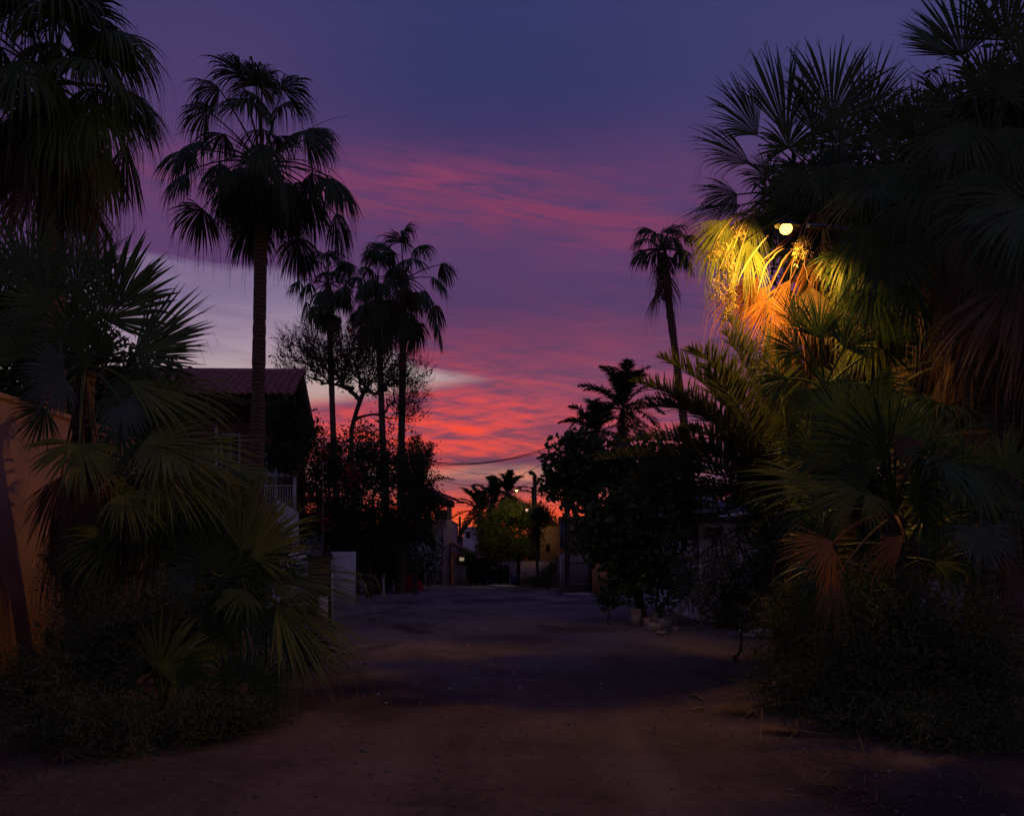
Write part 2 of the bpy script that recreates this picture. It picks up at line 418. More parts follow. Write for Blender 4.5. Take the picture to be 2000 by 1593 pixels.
def plant_skeleton(mb, starts, blobs, n, rng, r_tip=.008, r_max=.3, wig=.12, sides=5, power=2.3, gnarl=.3):
    """grow limbs from the start path to points spread through the crown volume; returns tip points"""
    nodes = [np.asarray(p, float) for p in starts]; par = [-1]+list(range(len(nodes)-1))
    wts = np.array([b[3]*b[4]*b[5] for b in blobs]); wts = wts/wts.sum()
    A = []
    for _ in range(n):
        b = blobs[rng.choice(len(blobs), p=wts)]
        v = rng.normal(0, 1, 3); v /= np.linalg.norm(v); v *= rng.random()**(1/2.2)
        A.append(np.array(b[:3])+v*np.array(b[3:6]))
    A = np.array(A); root = nodes[-1]
    A = A[np.argsort(np.linalg.norm(A-root, axis=1))]
    tips = []
    for a in A:
        arr = np.array(nodes); dd = np.linalg.norm(arr-a, axis=1)
        # prefer nodes nearer the trunk so limbs sweep outward
        k = int(np.argmin(dd + .25*np.linalg.norm(arr-root, axis=1)))
        b = arr[k]; L = dd[k]; m = max(1, min(4, int(L/.35)+1)); prev = k
        off = rng.normal(0, wig*L, 3); off[2] += gnarl*L*.3
        for j in range(1, m+1):
            t = j/m; p = b*(1-t)+a*t + off*math.sin(math.pi*t)
            nodes.append(p); par.append(prev); prev = len(nodes)-1
        tips.append(prev)
    cnt = np.zeros(len(nodes)); cnt[tips] = 1
    for i in range(len(nodes)-1, 0, -1): cnt[par[i]] += cnt[i]
    r = np.minimum(r_tip*np.maximum(cnt, 1)**(1/power), r_max)
    P = np.array(nodes); pr = np.array(par); i = np.arange(1, len(P)); a = P[pr[i]]; b = P[i]
    T = b-a; T /= np.linalg.norm(T, axis=1)[:, None]+1e-9
    ref = np.where(np.abs(T[:, 2:3]) < .8, UP[None], np.array([[1.0, 0, 0]]))
    S = np.cross(T, ref); S /= np.linalg.norm(S, axis=1)[:, None]+1e-9; B = np.cross(T, S)
    ang = np.linspace(0, 2*np.pi, sides, endpoint=False)
    circ = S[:, None]*np.cos(ang)[None, :, None]+B[:, None]*np.sin(ang)[None, :, None]
    ra = r[pr[i]]; rb = r[i]; ra = np.minimum(ra, rb*1.8+.004)
    R0 = a[:, None]+circ*ra[:, None, None]; R1 = (b+T*rb[:, None]*.4)[:, None]+circ*rb[:, None, None]
    mb.grid(np.stack([R0, R1], 1), wrap=True)
    return P[tips], P
def fill_fronds(root, label_c, base_xy, z0, z1, n, R, mats, seed, r_out=(.5, 1.1), toward=-90, arc=110, droop=(.25, .6), spread=(1.0, 1.6), el=(-35, 30)):
    rng = np.random.default_rng(seed)
    for i in range(n):
        az = math.radians(toward+rng.uniform(-arc, arc)); o = np.array([math.cos(az), math.sin(az), 0]); e = math.radians(rng.uniform(*el))
        z = z0+(z1-z0)*(i+rng.random())/n; c = np.array([base_xy[0], base_xy[1], z])
        hub = c+o*rng.uniform(*r_out)+UP*rng.uniform(-.1, .25); dd = nrm(o*math.cos(e)+UP*math.sin(e)+rng.normal(0, .35, 3))
        m = mats[rng.integers(len(mats))]; mb = MB()
        fan(mb, hub, hub+dd*R*rng.uniform(.75, 1.15), 40, rng.uniform(*spread), rng.uniform(*droop), np.array([rng.normal(0, .5), -1, rng.uniform(.1, 1.2)]), .55, int(rng.integers(1e9)), K=9, thread=.3, hang=.3)
        petiole(mb, c, hub, .014, .12); mb.build('dead_frond' if m.startswith('dead') else 'frond', M[m], root)
def broadleaf(name, label, cat, base, top, blobs, n_tips, per_tip, leaf, mat, seed, sigma=.25, aspect=.45, droop=.3,
              r_tip=.012, r_max=.22, hexa=False, bark='bark', bloom=None, group=None, wig=.12, twigs=0, bare=0.0, extra_nodes=True):
    rng = np.random.default_rng(seed)
    root = thing(name, label, cat, tuple(base), group)
    tm = MB(); k = 5
    p0 = np.asarray(base, float); p1 = np.asarray(top, float)
    st = [p0*(1-i/k)+p1*(i/k)+(rng.normal(0, .05, 3) if 0 < i < k else 0) for i in range(k+1)]
    tips, allp = plant_skeleton(tm, st, blobs, n_tips, rng, r_tip, r_max, wig)
    if twigs:                                  # fine upward-swept bare twigs at the ends of the limbs
        B = np.repeat(tips, twigs, 0); o = B-p1; o /= np.linalg.norm(o, axis=1)[:, None]+1e-6
        dv = o+rng.normal(0, .55, B.shape)+UP*.25; dv /= np.linalg.norm(dv, axis=1)[:, None]; L = rng.uniform(.2, .75, len(B))[:, None]
        s_ = np.cross(dv, rng.normal(0, 1, B.shape)); s_ /= np.linalg.norm(s_, axis=1)[:, None]
        bend = rng.normal(0, .12, B.shape)*L
        tm.grid(np.stack([np.stack([c_-s_*w_, c_+s_*w_], 1) for c_, w_ in ((B, .010), (B+dv*L*.5+bend, .008), (B+dv*L+UP*L*.12, .003))], 1))
    tm.build('trunk', M[bark], root, smooth=True)
    if bare > 0:
        keep = rng.random(len(tips)) > bare; tl = tips[keep]
    else: tl = tips
    lm = MB()
    C = np.repeat(tl, per_tip, 0)+rng.normal(0, 1, (len(tl)*per_tip, 3))*sigma
    C[:, 2] = np.maximum(C[:, 2], leaf*1.1)
    leaves(lm, C, leaf, rng, aspect, droop, hexa)
    lm.build('crown', M[mat], root)
    if bloom:
        bm_ = MB(); bmat, nb, bs, spread, per = bloom
        c0 = tips[rng.choice(len(tips), nb)]
        C = np.repeat(c0, per, 0)+rng.normal(0, 1, (nb*per, 3))*spread
        leaves(bm_, C, bs, rng, .8, 0)
        bm_.build('blossom', M[bmat], root)
    return root
# ------------------------------------------------------------------ ground and road
def gz(x, y):                              # gentle bumps and ruts, flat where things stand far off
    near = np.clip(1-(y-4)/40.0, 0, 1)
    h = .020*np.sin(x*1.7+y*.35)+.014*np.sin(x*.9-y*.8+1.3)+.010*np.sin(x*3.1+y*1.9)
    rut = -.035*np.exp(-((x-.9-.02*y)/.28)**2) - .030*np.exp(-((x+1.0-.01*y)/.3)**2)
    return (h+rut)*near*.9
def ground_mats():
    out = []
    for nm, stops, dk in (('ground', [(.34, rgb(.06,.034,.027)), (.5, rgb(.18,.108,.085)), (.64, rgb(.31,.20,.16))], .5),
                          ('dirt_road', [(.35, rgb(.065,.040,.034)), (.5, rgb(.19,.122,.10)), (.64, rgb(.35,.24,.20))], .35)):
        m, t, b = mat_base(nm); pos = objco(t)
        sp = t.nodes.new('ShaderNodeSeparateXYZ'); t.links.new(pos, sp.inputs[0])
        x, y, z = [N(t, sp.outputs[i]) for i in range(3)]
        n1 = noise(t, xyz(t, x*.35, y*.35, 0.0), 1.0, 6, .62, .8)
        n2 = noise(t, pos, 9.0, 5, .65); n3 = noise(t, pos, 90.0, 3, .6)
        track = noise(t, xyz(t, x*1.1, y*.12, 0.0), 1.0, 5, .6, .5)
        col = ramp(t, n1*.30+n2*.20+n3*.15+track*.35, stops)
        rutc = (((x-.9-y*.02)/.30).sq()*-1.0).exp() + (((x+1.0-y*.01)/.32).sq()*-1.0).exp()
        col = mixc(t, rutc*(track-.15)*1.0, col, rgb(.27,.19,.155))
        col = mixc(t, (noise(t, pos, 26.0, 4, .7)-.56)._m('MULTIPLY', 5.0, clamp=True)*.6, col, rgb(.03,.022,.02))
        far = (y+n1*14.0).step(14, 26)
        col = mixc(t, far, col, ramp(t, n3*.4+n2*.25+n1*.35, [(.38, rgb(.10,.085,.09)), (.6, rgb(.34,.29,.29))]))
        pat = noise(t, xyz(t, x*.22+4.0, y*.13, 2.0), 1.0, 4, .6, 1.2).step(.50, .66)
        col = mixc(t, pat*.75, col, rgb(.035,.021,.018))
        t.links.new(col, b.inputs['Base Color']); b.inputs['Roughness'].default_value = .95
        b.inputs['Specular IOR Level'].default_value = .2
        bump(t, b, n2*.7+n3*.6+n1+track*1.2, 1.0, .07)
        out.append(m)
    return out
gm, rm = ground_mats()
xs = np.concatenate([[-700,-400,-200,-100,-60,-40,-30,-24,-20,-16,-13], np.arange(-11, 11.01, .25), [13,16,20,24,30,40,60,100,200,400,700]])
ys = np.concatenate([[-300,-100,-40,-20,-10,-5], np.arange(-2, 30, .25), np.arange(30, 62, 1.0), [70,90,120,200,400,900]])
XX, YY = np.meshgrid(xs, ys, indexing='ij'); ZZ = gz(XX, YY)
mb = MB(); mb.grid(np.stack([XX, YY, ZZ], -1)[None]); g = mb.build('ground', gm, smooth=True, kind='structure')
ix = np.where((xs >= -5.5) & (xs <= 6.0))[0]; iy = np.where((ys >= -2) & (ys <= 52))[0]
sub = np.stack([XX, YY, ZZ+.004], -1)[np.ix_(ix, iy)]
mb = MB(); K1, K2 = sub.shape[:2]
rr = np.random.default_rng(3)
idx = np.arange(K1*K2).reshape(K1, K2); q = []
le = -3.3+.5*np.sin(ys[iy]*.4)+rr.normal(0, .12, K2) - .03*np.maximum(0, 12-ys[iy])*3; re_ = 3.6+.5*np.sin(ys[iy]*.33+1)+rr.normal(0, .12, K2)
for i in range(K1-1):
    for j in range(K2-1):
        cx = sub[i, j, 0]+.12
        if le[j] < cx < re_[j]: q.append((idx[i, j], idx[i+1, j], idx[i+1, j+1], idx[i, j+1]))
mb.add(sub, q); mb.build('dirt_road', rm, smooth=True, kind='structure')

def stones(name, mat, n, area, size, seed, clear=None):
    rng = np.random.default_rng(seed); mb = MB()
    ico = []
    p = (1+5**.5)/2
    V0 = np.array([(-1,p,0),(1,p,0),(-1,-p,0),(1,-p,0),(0,-1,p),(0,1,p),(0,-1,-p),(0,1,-p),(p,0,-1),(p,0,1),(-p,0,-1),(-p,0,1)])/1.9
    T0 = np.array([(0,11,5),(0,5,1),(0,1,7),(0,7,10),(0,10,11),(1,5,9),(5,11,4),(11,10,2),(10,7,6),(7,1,8),(3,9,4),(3,4,2),(3,2,6),(3,6,8),(3,8,9),(4,9,5),(2,4,11),(6,2,10),(8,6,7),(9,8,1)])
    x0, x1, y0, y1 = area
    for i in range(n):
        x = rng.uniform(x0, x1); y = y0+(y1-y0)*rng.random()**1.4
        s = size*rng.lognormal(0, .5)
        V = V0*rng.uniform(.7, 1.25, (12, 3))*np.array([s, s*rng.uniform(.6, 1), s*rng.uniform(.35, .7)])
        a = rng.uniform(0, 6.28); c, sn = math.cos(a), math.sin(a)
        V = np.stack([V[:, 0]*c-V[:, 1]*sn, V[:, 0]*sn+V[:, 1]*c, V[:, 2]], 1)
        mb.add(V+np.array([x, y, float(gz(x, y))+.006+s*.15]), None, T0)
    return mb.build(name, mat, kind='stuff')
M['pebble'] = rough_mat('pebble', rgb(.05,.04,.035), rgb(.24,.19,.16), 20)
M['stone_pale'] = rough_mat('stone_pale', rgb(.22,.17,.15), rgb(.42,.34,.31), 8)
tag(stones('gravel', M['pebble'], 5200, (-8, 8, 4.2, 22), .0085, 5), 'small dark pebbles and clods strewn over the dirt street', 'gravel', kind='stuff')
tag(stones('gravel', M['stone_pale'], 700, (-2, 8, 9, 36), .014, 6), 'pale gravel bits scattered towards the far end of the street', 'gravel', kind='stuff')
def litter(name, mat, n, area, ln, seed, w=.004):
    rng = np.random.default_rng(seed); x0, x1, y0, y1 = area
    P = np.stack([rng.uniform(x0, x1, n), y0+(y1-y0)*rng.random(n)**1.3, np.zeros(n)], 1); P[:, 2] = gz(P[:, 0], P[:, 1])+.012
    a = rng.uniform(0, 6.28, n); d = np.stack([np.cos(a), np.sin(a), rng.uniform(0, .5, n)], 1); s = np.stack([-np.sin(a), np.cos(a), a*0], 1)
    L = (ln*rng.lognormal(0, .5, n))[:, None]; rows = []
    for k, z in ((0, 0), (.5, .3), (1, .1)):
        c = P+d*L*k+UP*L*z*.15
        rows.append(np.stack([c-s*w, c+s*w], 1))
    mb = MB(); mb.grid(np.stack(rows, 1)); return mb.build(name, mat, kind='stuff')
tag(litter('dry_litter', M['dead'], 1500, (2.0, 7.5, 5.2, 10), .10, 8), 'dry straw and fallen leaf bits under the right-hand palms', 'leaf litter', kind='stuff')
tag(litter('street_litter', M['dead'], 380, (-3.5, 4.5, 5, 16), .045, 10, .006), 'small dead leaf scraps strewn on the bare street', 'leaf litter', kind='stuff')
tag(litter('dry_litter', M['dead'], 900, (-7, -2.6, 4.8, 9.5), .08, 9), 'dry straw and leaf bits below the left-hand thicket', 'leaf litter', kind='stuff')

# ------------------------------------------------------------------ walls and houses
M['plaster_ochre'] = rough_mat('plaster_ochre', rgb(.26,.145,.095), rgb(.44,.25,.155), 2.2, .9, .5, .01)
M['plaster_white'] = rough_mat('plaster_white', rgb(.50,.50,.52), rgb(.66,.66,.68), 1.2, .9, .2, .01)
M['plaster_mauve'] = rough_mat('plaster_mauve', rgb(.30,.20,.20), rgb(.42,.29,.28), 1.6, .9, .2, .01)
M['plaster_orange'] = rough_mat('plaster_orange', rgb(.42,.16,.08), rgb(.55,.24,.12), 1.6, .9, .2, .01)
M['plaster_brown'] = rough_mat('plaster_brown', rgb(.20,.095,.045), rgb(.30,.155,.07), 1.6, .9, .2, .01)
M['dark'] = rough_mat('dark_paint', rgb(.02,.018,.018), rgb(.04,.035,.035), 4, .6)
M['wood_dark'] = rough_mat('wood_dark', rgb(.05,.03,.025), rgb(.11,.07,.05), 5, .8, stretch=(8,8,1))
M['wood_grey'] = rough_mat('wood_grey', rgb(.14,.11,.12), rgb(.26,.21,.22), 5, .85, stretch=(8,8,1))
M['metal_white'] = rough_mat('metal_white', rgb(.45,.45,.48), rgb(.6,.6,.63), 3, .5)
M['metal_blue'] = rough_mat('metal_blue_grey', rgb(.10,.13,.22), rgb(.16,.19,.30), 3, .5)
M['concrete'] = rough_mat('concrete', rgb(.24,.22,.22), rgb(.38,.35,.34), 5, .9)
M['tile'] = rough_mat('roof_tile', rgb(.20,.085,.085), rgb(.40,.19,.18), 3.5, .8, .4, .01)
M['pole'] = rough_mat('pole_wood', rgb(.03,.022,.02), rgb(.07,.055,.05), 5, .9, stretch=(6,6,.6))
M['curtain'] = rough_mat('blind', rgb(.40,.42,.48), rgb(.5,.52,.58), 3, .8)
def glass_mat(name, c, rough=.08):
    m, t, b = mat_base(name); b.inputs['Base Color'].default_value = c; b.inputs['Roughness'].default_value = rough
    b.inputs['Specular IOR Level'].default_value = .6; return m
M['pane'] = glass_mat('window_pane', rgb(.015,.017,.022))
def glow(name, c, s):
    m, t, b = mat_base(name); b.inputs['Base Color'].default_value = c
    b.inputs['Emission Color'].default_value = c; b.inputs['Emission Strength'].default_value = s; return m
M['bulb'] = glow('lamp_glow_amber', (1.0, .50, .05, 1), 9.0)
M['bulb_far'] = glow('lamp_glow_far', (1.0, .80, .22, 1), 4.0)
M['glow_window'] = glow('lit_window', (.75, .62, .36, 1), .30)
M['glow_soft'] = glow('lit_globe', (1.0, .55, .45, 1), .55)
def brick_mat():
    m, t, b = mat_base('brick_wall'); br = t.nodes.new('ShaderNodeTexBrick')
    mp = t.nodes.new('ShaderNodeMapping'); t.links.new(objco(t), mp.inputs[0]); mp.inputs['Rotation'].default_value = (math.radians(90), 0, 0)
    t.links.new(mp.outputs[0], br.inputs[0]); br.inputs['Scale'].default_value = 2.4
    br.inputs['Color1'].default_value = rgb(.16,.07,.06); br.inputs['Color2'].default_value = rgb(.24,.12,.10); br.inputs['Mortar'].default_value = rgb(.07,.05,.05)
    t.links.new(br.outputs[0], b.inputs['Base Color']); b.inputs['Roughness'].default_value = .9; return m
M['brick'] = brick_mat()

# left garden wall, running along the street (far face 16 m away)
w = thing('garden_wall', 'tall ochre plastered wall at the left edge, mottled by frond shadows', 'wall', (-6.6, 10, 0))
mb = MB(); mb.box(-6.75, -6.5, 3.0, 16.2, -.1, 3.62); mb.build('wall', M['plaster_ochre'], w)
mb = MB(); mb.box(-6.78, -6.47, 2.98, 16.22, 3.623, 3.70); mb.build('coping', M['plaster_ochre'], w)
rk = [( -6.3, 8.9, .20), (-6.15, 8.5, .14), (-6.35, 8.2, .17), (-5.9, 8.35, .10)]
def rock(name, label, x, y, s, mat, seed, group=None, flat=.7):
    rng = np.random.default_rng(seed); mb = MB()
    u = np.linspace(0, np.pi, 8); v = np.linspace(0, 2*np.pi, 9, endpoint=False)
    UU, VV = np.meshgrid(u, v, indexing='ij')
    jt = rng.normal(0, .16, UU.shape); jt[0] = jt[0, 0]; jt[-1] = jt[-1, 0]; UU = UU+np.where((UU > .1) & (UU < 3), rng.normal(0, .1, UU.shape), 0)
    P = np.stack([np.sin(UU)*np.cos(VV), np.sin(UU)*np.sin(VV), np.cos(UU)], -1)
    k = rng.normal(0, 1, (5, 3)); f = 1+jt*.6+sum(.10*np.sin(P@kk*2.2+rng.uniform(0, 6)) for kk in k)
    f = f*(1+.07*np.sin(P[..., 0]*7+seed)*np.sin(P[..., 1]*6-seed)+.05*np.sin(P[..., 2]*11+P[..., 0]*5)); f = np.round(f*9)/9*.55+f*.45
    P = P*f[..., None]*np.array([s, s*rng.uniform(.6, .85), s*flat*rng.uniform(.8, 1.1)])
    a = rng.uniform(0, 6.28); c, sn = math.cos(a), math.sin(a)
    P = np.stack([P[..., 0]*c-P[..., 1]*sn, P[..., 0]*sn+P[..., 1]*c, P[..., 2]], -1)
    z = s*flat*.6
    mb.grid((P+np.array([x, y, z]))[None], wrap=True)
    o = mb.build(name, mat)
    return tag(o, label, 'rock', group)
for i, (x, y, s) in enumerate(rk):
    rock('rock', ['pale rock at the foot of the ochre wall, the largest there', 'small pale rock nearest the scrub below the ochre wall',
         'pale rock in front of the others by the ochre wall', 'smallest pale stone on the soil by the ochre wall'][i], x, y, s, M['stone_pale'], 20+i, 'rocks by the ochre wall')

def tiled_slope(mb, a, b, c, d, nx, ny, r=.09):
    """barrel tiles on the quad a (ridge left) b (ridge right) c (eave right) d (eave left)"""
    a, b, c, d = [np.asarray(k, float) for k in (a, b, c, d)]
    n = nrm(np.cross(b-a, d-a)); n = n if n[2] > 0 else -n
    sx = nx*6+1
    u = np.linspace(0, 1, sx); prof = np.abs(np.sin(u*nx*np.pi))**.7*r
    for j in range(ny):
        t0, t1 = j/ny, (j+1.08)/ny
        rows = []
        for t, lift in ((t0, 0.0), (t1, .035)):
            L = a*(1-t)+d*t; Rr = b*(1-t)+c*t
            P = L[None]*(1-u)[:, None]+Rr[None]*u[:, None]+n[None]*(prof+lift+.012)[:, None]
            rows.append(P)
        e = rows[1]-n[None]*.035
        mb.grid(np.stack([rows[0], rows[1], e], 0)[None])
def win(parent, x0, x1, y, z0, z1, frame='metal_white', pane='pane', t=.05, mull=True):
    mb = MB(); f = .05
    mb.box(x0, x1, y-t, y-.003, z0, z0+f); mb.box(x0, x1, y-t, y-.003, z1-f, z1)
    mb.box(x0, x0+f, y-t, y-.003, z0+f, z1-f); mb.box(x1-f, x1, y-t, y-.003, z0+f, z1-f)
    if mull: mb.box((x0+x1)/2-.02, (x0+x1)/2+.02, y-t+.005, y-.003, z0+f, z1-f)
    o = mb.build('window', M[frame], parent)
    mb = MB(); mb.box(x0+f, x1-f, y-.025, y-.008, z0+f, z1-f)
    p = mb.build('pane', M[pane]); p.parent = o; p.matrix_parent_inverse = MI(parent) @ __import__('mathutils').Matrix.Identity(4)
    p.matrix_parent_inverse = o.matrix_parent_inverse.inverted() @ o.matrix_parent_inverse
    p.matrix_parent_inverse = (parent_mw(parent) @ o.matrix_parent_inverse).inverted()
    return o
def parent_mw(p):
    from mathutils import Matrix
    return Matrix.Translation(p.location)
def subpart(mb, name, mat, part, root):
    o = mb.build(name, M[mat]); o.parent = part
    o.matrix_parent_inverse = (parent_mw(root) @ part.matrix_parent_inverse).inverted()
    return o

# house with the tiled roof, left
h = thing('house', 'two-storey brick house with a mauve barrel-tile roof behind the tall single palm', 'house', (-10, 29, 0))
yr, ye, yb = 30.0, 27.0, 34.0
xr = X(594, yr); zr = Z(730, yr); ze = Z(773, ye)
mb = MB(); tiled_slope(mb, (-16, yr, zr+.05), (xr, yr, zr), (X(572, ye), ye, ze), (-16, ye, ze), 34, 8, .10)
zb = Z(832, yb)
tiled_slope(mb, (-16, yr, zr), (xr, yr, zr), (X(614, yb), yb, zb), (-16, yb, zb), 34, 9, .10)
mb.tube([(-16, yr, zr+.12), (xr+.05, yr, zr+.06)], .13, 8)
roof = mb.build('roof', M['tile'], h)
mb = MB(); mb.box(-15.8, xr+.02, ye+.25, ye+.33, ze-.28, ze-.06)

subpart(mb, 'fascia', 'wood_dark', roof, h)
mb = MB(); e0 = np.array([xr-.25, yr-.1, zr-.30]); e1 = np.array([X(612, yb)-.25, yb, zb-.25])
mb.obox((e0+e1)/2, (.28, 0, 0), (e1-e0)/2, (0, 0, .28)); mb.obox((e0+np.array([-.1, -1.5, -.75])), (.2, 0, 0), (0, -1.5, -.72), (0, 0, .14))
subpart(mb, 'barge_board', 'wood_dark', roof, h)
mb = MB(); wx = xr-.75
mb.box(-15.6, wx, 28.3, 33.2, 3.05, 6.3)
mb.add([(wx, 28.3, 6.3), (wx, 33.2, 6.3), (wx, yr, zr-.12), (wx-.2, 28.3, 6.3), (wx-.2, 33.2, 6.3), (wx-.2, yr, zr-.12)], [(0,3,5,2),(1,2,5,4)], [(0,2,1)])
mb.build('upper_wall', M['brick'], h)
mb = MB(); mb.box(-15.6, wx+.6, 28.0, 33.4, 0, 2.85); mb.build('lower_wall', M['plaster_white'], h)
mb = MB(); mb.box(-15.6, wx+.75, 26.7, 33.5, 2.853, 3.047); mb.build('balcony_slab', M['concrete'], h)
mb = MB()
xx = X(512, 26.8); x1 = X(577, 26.8)
for k in range(14):
    xk = xx+(x1-xx)*k/13; mb.box(xk-.012, xk+.012, 26.79, 26.81, 3.05, 3.95)
mb.box(xx, x1, 26.77, 26.83, 3.95, 4.0); mb.build('balcony_railing', M['metal_white'], h)
mb = MB(); mb.box(x1-.06, x1+.02, 26.72, 26.84, 3.05, Z(925, 26.8)); mb.box(xx-.02, x1+.02, 26.86, 26.92, Z(932, 26.9), Z(924, 26.9))
mb.build('balcony_frame', M['metal_white'], h)
mb = MB(); mb.tube([(X(420, 28.1), 28.2, 6.2), (X(421, 28.1), 28.2, 4.4), (X(422, 28.1), 28.2, 2.9)], .05, 8); mb.build('downpipe', M['metal_white'], h)
win(h, X(432, 28.3), X(470, 28.3), 28.3, 4.2, 5.9); win(h, X(360, 28.3), X(385, 28.3), 28.3, 4.4, 5.7)
win(h, X(520, 28.3), X(560, 28.3), 28.3, 3.06, 5.3)
mb = MB()                                    # sloping white flank of the outside stair
sx0, sx1, sy = X(540, 25.6), X(580, 25.6), 25.6
mb.add([(sx0, sy, 0), (sx1, sy, 0), (sx1, sy, Z(1000, sy)), (sx0, sy, Z(975, sy)), (sx0, sy+.2, 0), (sx1, sy+.2, 0), (sx1, sy+.2, Z(1000, sy)), (sx0, sy+.2, Z(975, sy))],
       [(0,1,2,3),(5,4,7,6),(3,2,6,7),(1,5,6,2),(4,0,3,7)])
mb.build('stair_wall', M['plaster_white'], h)

# white boundary wall with cabinet and gate post
w = thing('boundary_wall', 'white rendered boundary wall beyond the left fan palms, beside the street', 'wall', (-4.8, 24, 0))
mb = MB(); mb.box(X(646, 28), X(693, 28), 28, 28.2, -.05, Z(1077, 28)); mb.box(X(520, 22), X(597, 22), 22, 22.2, -.05, Z(1083, 22))
mb.build('wall', M['plaster_white'], w)
mb = MB(); mb.box(X(622, 20.5), X(641, 20.5), 20.5, 20.65, -.05, Z(1165, 20.5)); mb.build('low_panel', M['plaster_white'], w)
cb = thing('meter_cabinet', 'dark brown wooden cabinet standing before the white boundary wall', 'cabinet', (X(618, 21.5), 21.5, 0))
mb = MB(); mb.box(X(602, 21.5), X(640, 21.5), 21.5, 21.9, 0, Z(1092, 21.5)); mb.build('body', M['wood_dark'], cb)
mb = MB(); mb.box(X(599, 21.5), X(644, 21.5), 21.46, 21.94, Z(1092, 21.5)+.003, Z(1088, 21.5)+.03)
for xx in (600, 632, 642): mb.box(X(xx, 21.5)-.02, X(xx, 21.5)+.02, 21.5, 21.9, Z(1088, 21.5)+.033, Z(1085, 21.5)+.06)
mb.build('lid', M['dark'], cb)
p = thing('gate_post', 'pale gate post with a dark channel beside the low white panel', 'post', (X(645, 20), 20, 0))
mb = MB(); mb.box(X(647, 20), X(650, 20), 20, 20.08, -.05, Z(1120, 20)); mb.build('post', M['metal_white'], p)
mb = MB(); mb.box(X(641, 20), X(646.6, 20), 20.0, 20.08, -.05, Z(1122, 20)); mb.build('channel', M['dark'], p)
p = thing('marker_post', 'thin white marker post at the left kerb near the reddish palm trunk', 'post', (X(749, 35.5), 35.5, 0))
mb = MB(); mb.tube([(X(749, 35.5), 35.5, 0), (X(749, 35.5), 35.5, Z(1128, 35.5))], .045, 8); mb.build('post', M['metal_white'], p)
mb = MB(); mb.tube([(X(749, 35.5), 35.5, Z(1128, 35.5)), (X(749, 35.5), 35.5, Z(1121, 35.5))], .055, 8); mb.build('cap', M['plaster_orange'], p)
p = thing('antenna_mast', 'thin grey mast rising above the white boundary wall', 'mast', (X(631, 25), 25, 0))
mb = MB(); mb.tube([(X(630, 25), 25, 0), (X(631, 25), 25, Z(900, 25))], .016, 6); mb.build('mast', M['wood_grey'], p)
mb = MB(); mb.tube([(X(627, 25), 25, Z(905, 25)), (X(635, 25), 25, Z(905, 25))], .012, 5); mb.build('crossbar', M['metal_white'], p)
# bin by the marker post
def bin_(label, px, d, py_top, w, mat, group=None):
    x = X(px, d); zt = Z(py_top, d); b = thing('refuse_bin', label, 'bin', (x, d, 0), group)
    mb = MB(); v = [(x-w*.42, d-w*.4, .06), (x+w*.42, d-w*.4, .06), (x+w*.42, d+w*.4, .06), (x-w*.42, d+w*.4, .06),
                    (x-w*.5, d-w*.5, zt), (x+w*.5, d-w*.5, zt), (x+w*.5, d+w*.5, zt), (x-w*.5, d+w*.5, zt)]
    mb.add(v, [(0,3,2,1),(4,5,6,7),(0,1,5,4),(1,2,6,5),(2,3,7,6),(3,0,4,7)]); mb.build('body', M[mat], b)
    mb = MB(); mb.box(x-w*.54, x+w*.54, d-w*.56, d+w*.54, zt+.003, zt+.06); mb.build('lid', M[mat], b)
    mb = MB()
    for s in (-1, 1): mb.tube([(x+s*w*.40, d+w*.35, .09), (x+s*w*.5, d+w*.35, .09)], .09, 10)
    mb.build('wheels', M['dark'], b); return b
M['bin_blue'] = rough_mat('bin_blue', rgb(.01,.02,.09), rgb(.02,.035,.14), 3, .5)
bin_('dark refuse bin left of the marker post, under the bougainvillea', 733, 37, 1131, .75, 'dark')
bin_('blue refuse bin at the foot of the feathery tree', 1005, 46.5, 1119, .42, 'bin_blue')

# mauve two-storey corner house with roof terrace
D = 50.0
h = thing('house', 'mauve plastered corner house with covered roof terrace at the far left of the street', 'house', (X(858, D), D, 0))
mb = MB(); mb.box(X(815, D), X(880, D), D, D+7, 0, Z(1018, D)); mb.build('wall', M['plaster_mauve'], h)
mb = MB(); mb.box(X(813, D), X(881, D), D-.06, D+7.05, Z(1018, D)+.003, Z(1015, D)+.02); mb.build('parapet_coping', M['plaster_mauve'], h)
mb = MB(); v = [(X(866, D), D-.5, 0), (X(878, D), D-.5, 0), (X(882, D), D-.3, Z(1015, D)), (X(866, D), D-.3, Z(1015, D)),
                (X(866, D), D-.002, 0), (X(878, D), D-.002, 0), (X(882, D), D-.002, Z(1015, D)), (X(866, D), D-.002, Z(1015, D))]
mb.add(v, [(0,1,2,3),(1,5,6,2),(4,0,3,7),(3,2,6,7)]); mb.build('buttress', M['plaster_mauve'], h)
z0 = Z(1015, D)+.03
mb = MB(); mb.box(X(872, D), X(877, D), D+.1, D+.4, z0, Z(978, D)); mb.box(X(877.3, D), X(881.5, D), D+.15, D+.45, z0, Z(984, D)); mb.build('column', M['plaster_mauve'], h)
mb = MB(); mb.box(X(848, D), X(871.5, D), D+.2, D+.3, z0, Z(995, D)); mb.build('terrace_screen', M['wood_dark'], h)
mb = MB(); mb.box(X(826, D), X(841, D), D+.2, D+.5, z0, Z(975, D)); mb.build('terrace_pier', M['plaster_mauve'], h)
mb = MB()
for k, px in enumerate((842.5, 844.5, 846.5)): mb.tube([(X(px, D), D+.3, z0), (X(px+(-1)**k*.6, D), D+.3, Z(1008, D)), (X(px, D), D+.3, Z(1000, D))], .02, 5)
mb.tube([(X(841, D), D+.3, Z(1011, D)), (X(848, D), D+.3, Z(1011, D))], .02, 5)
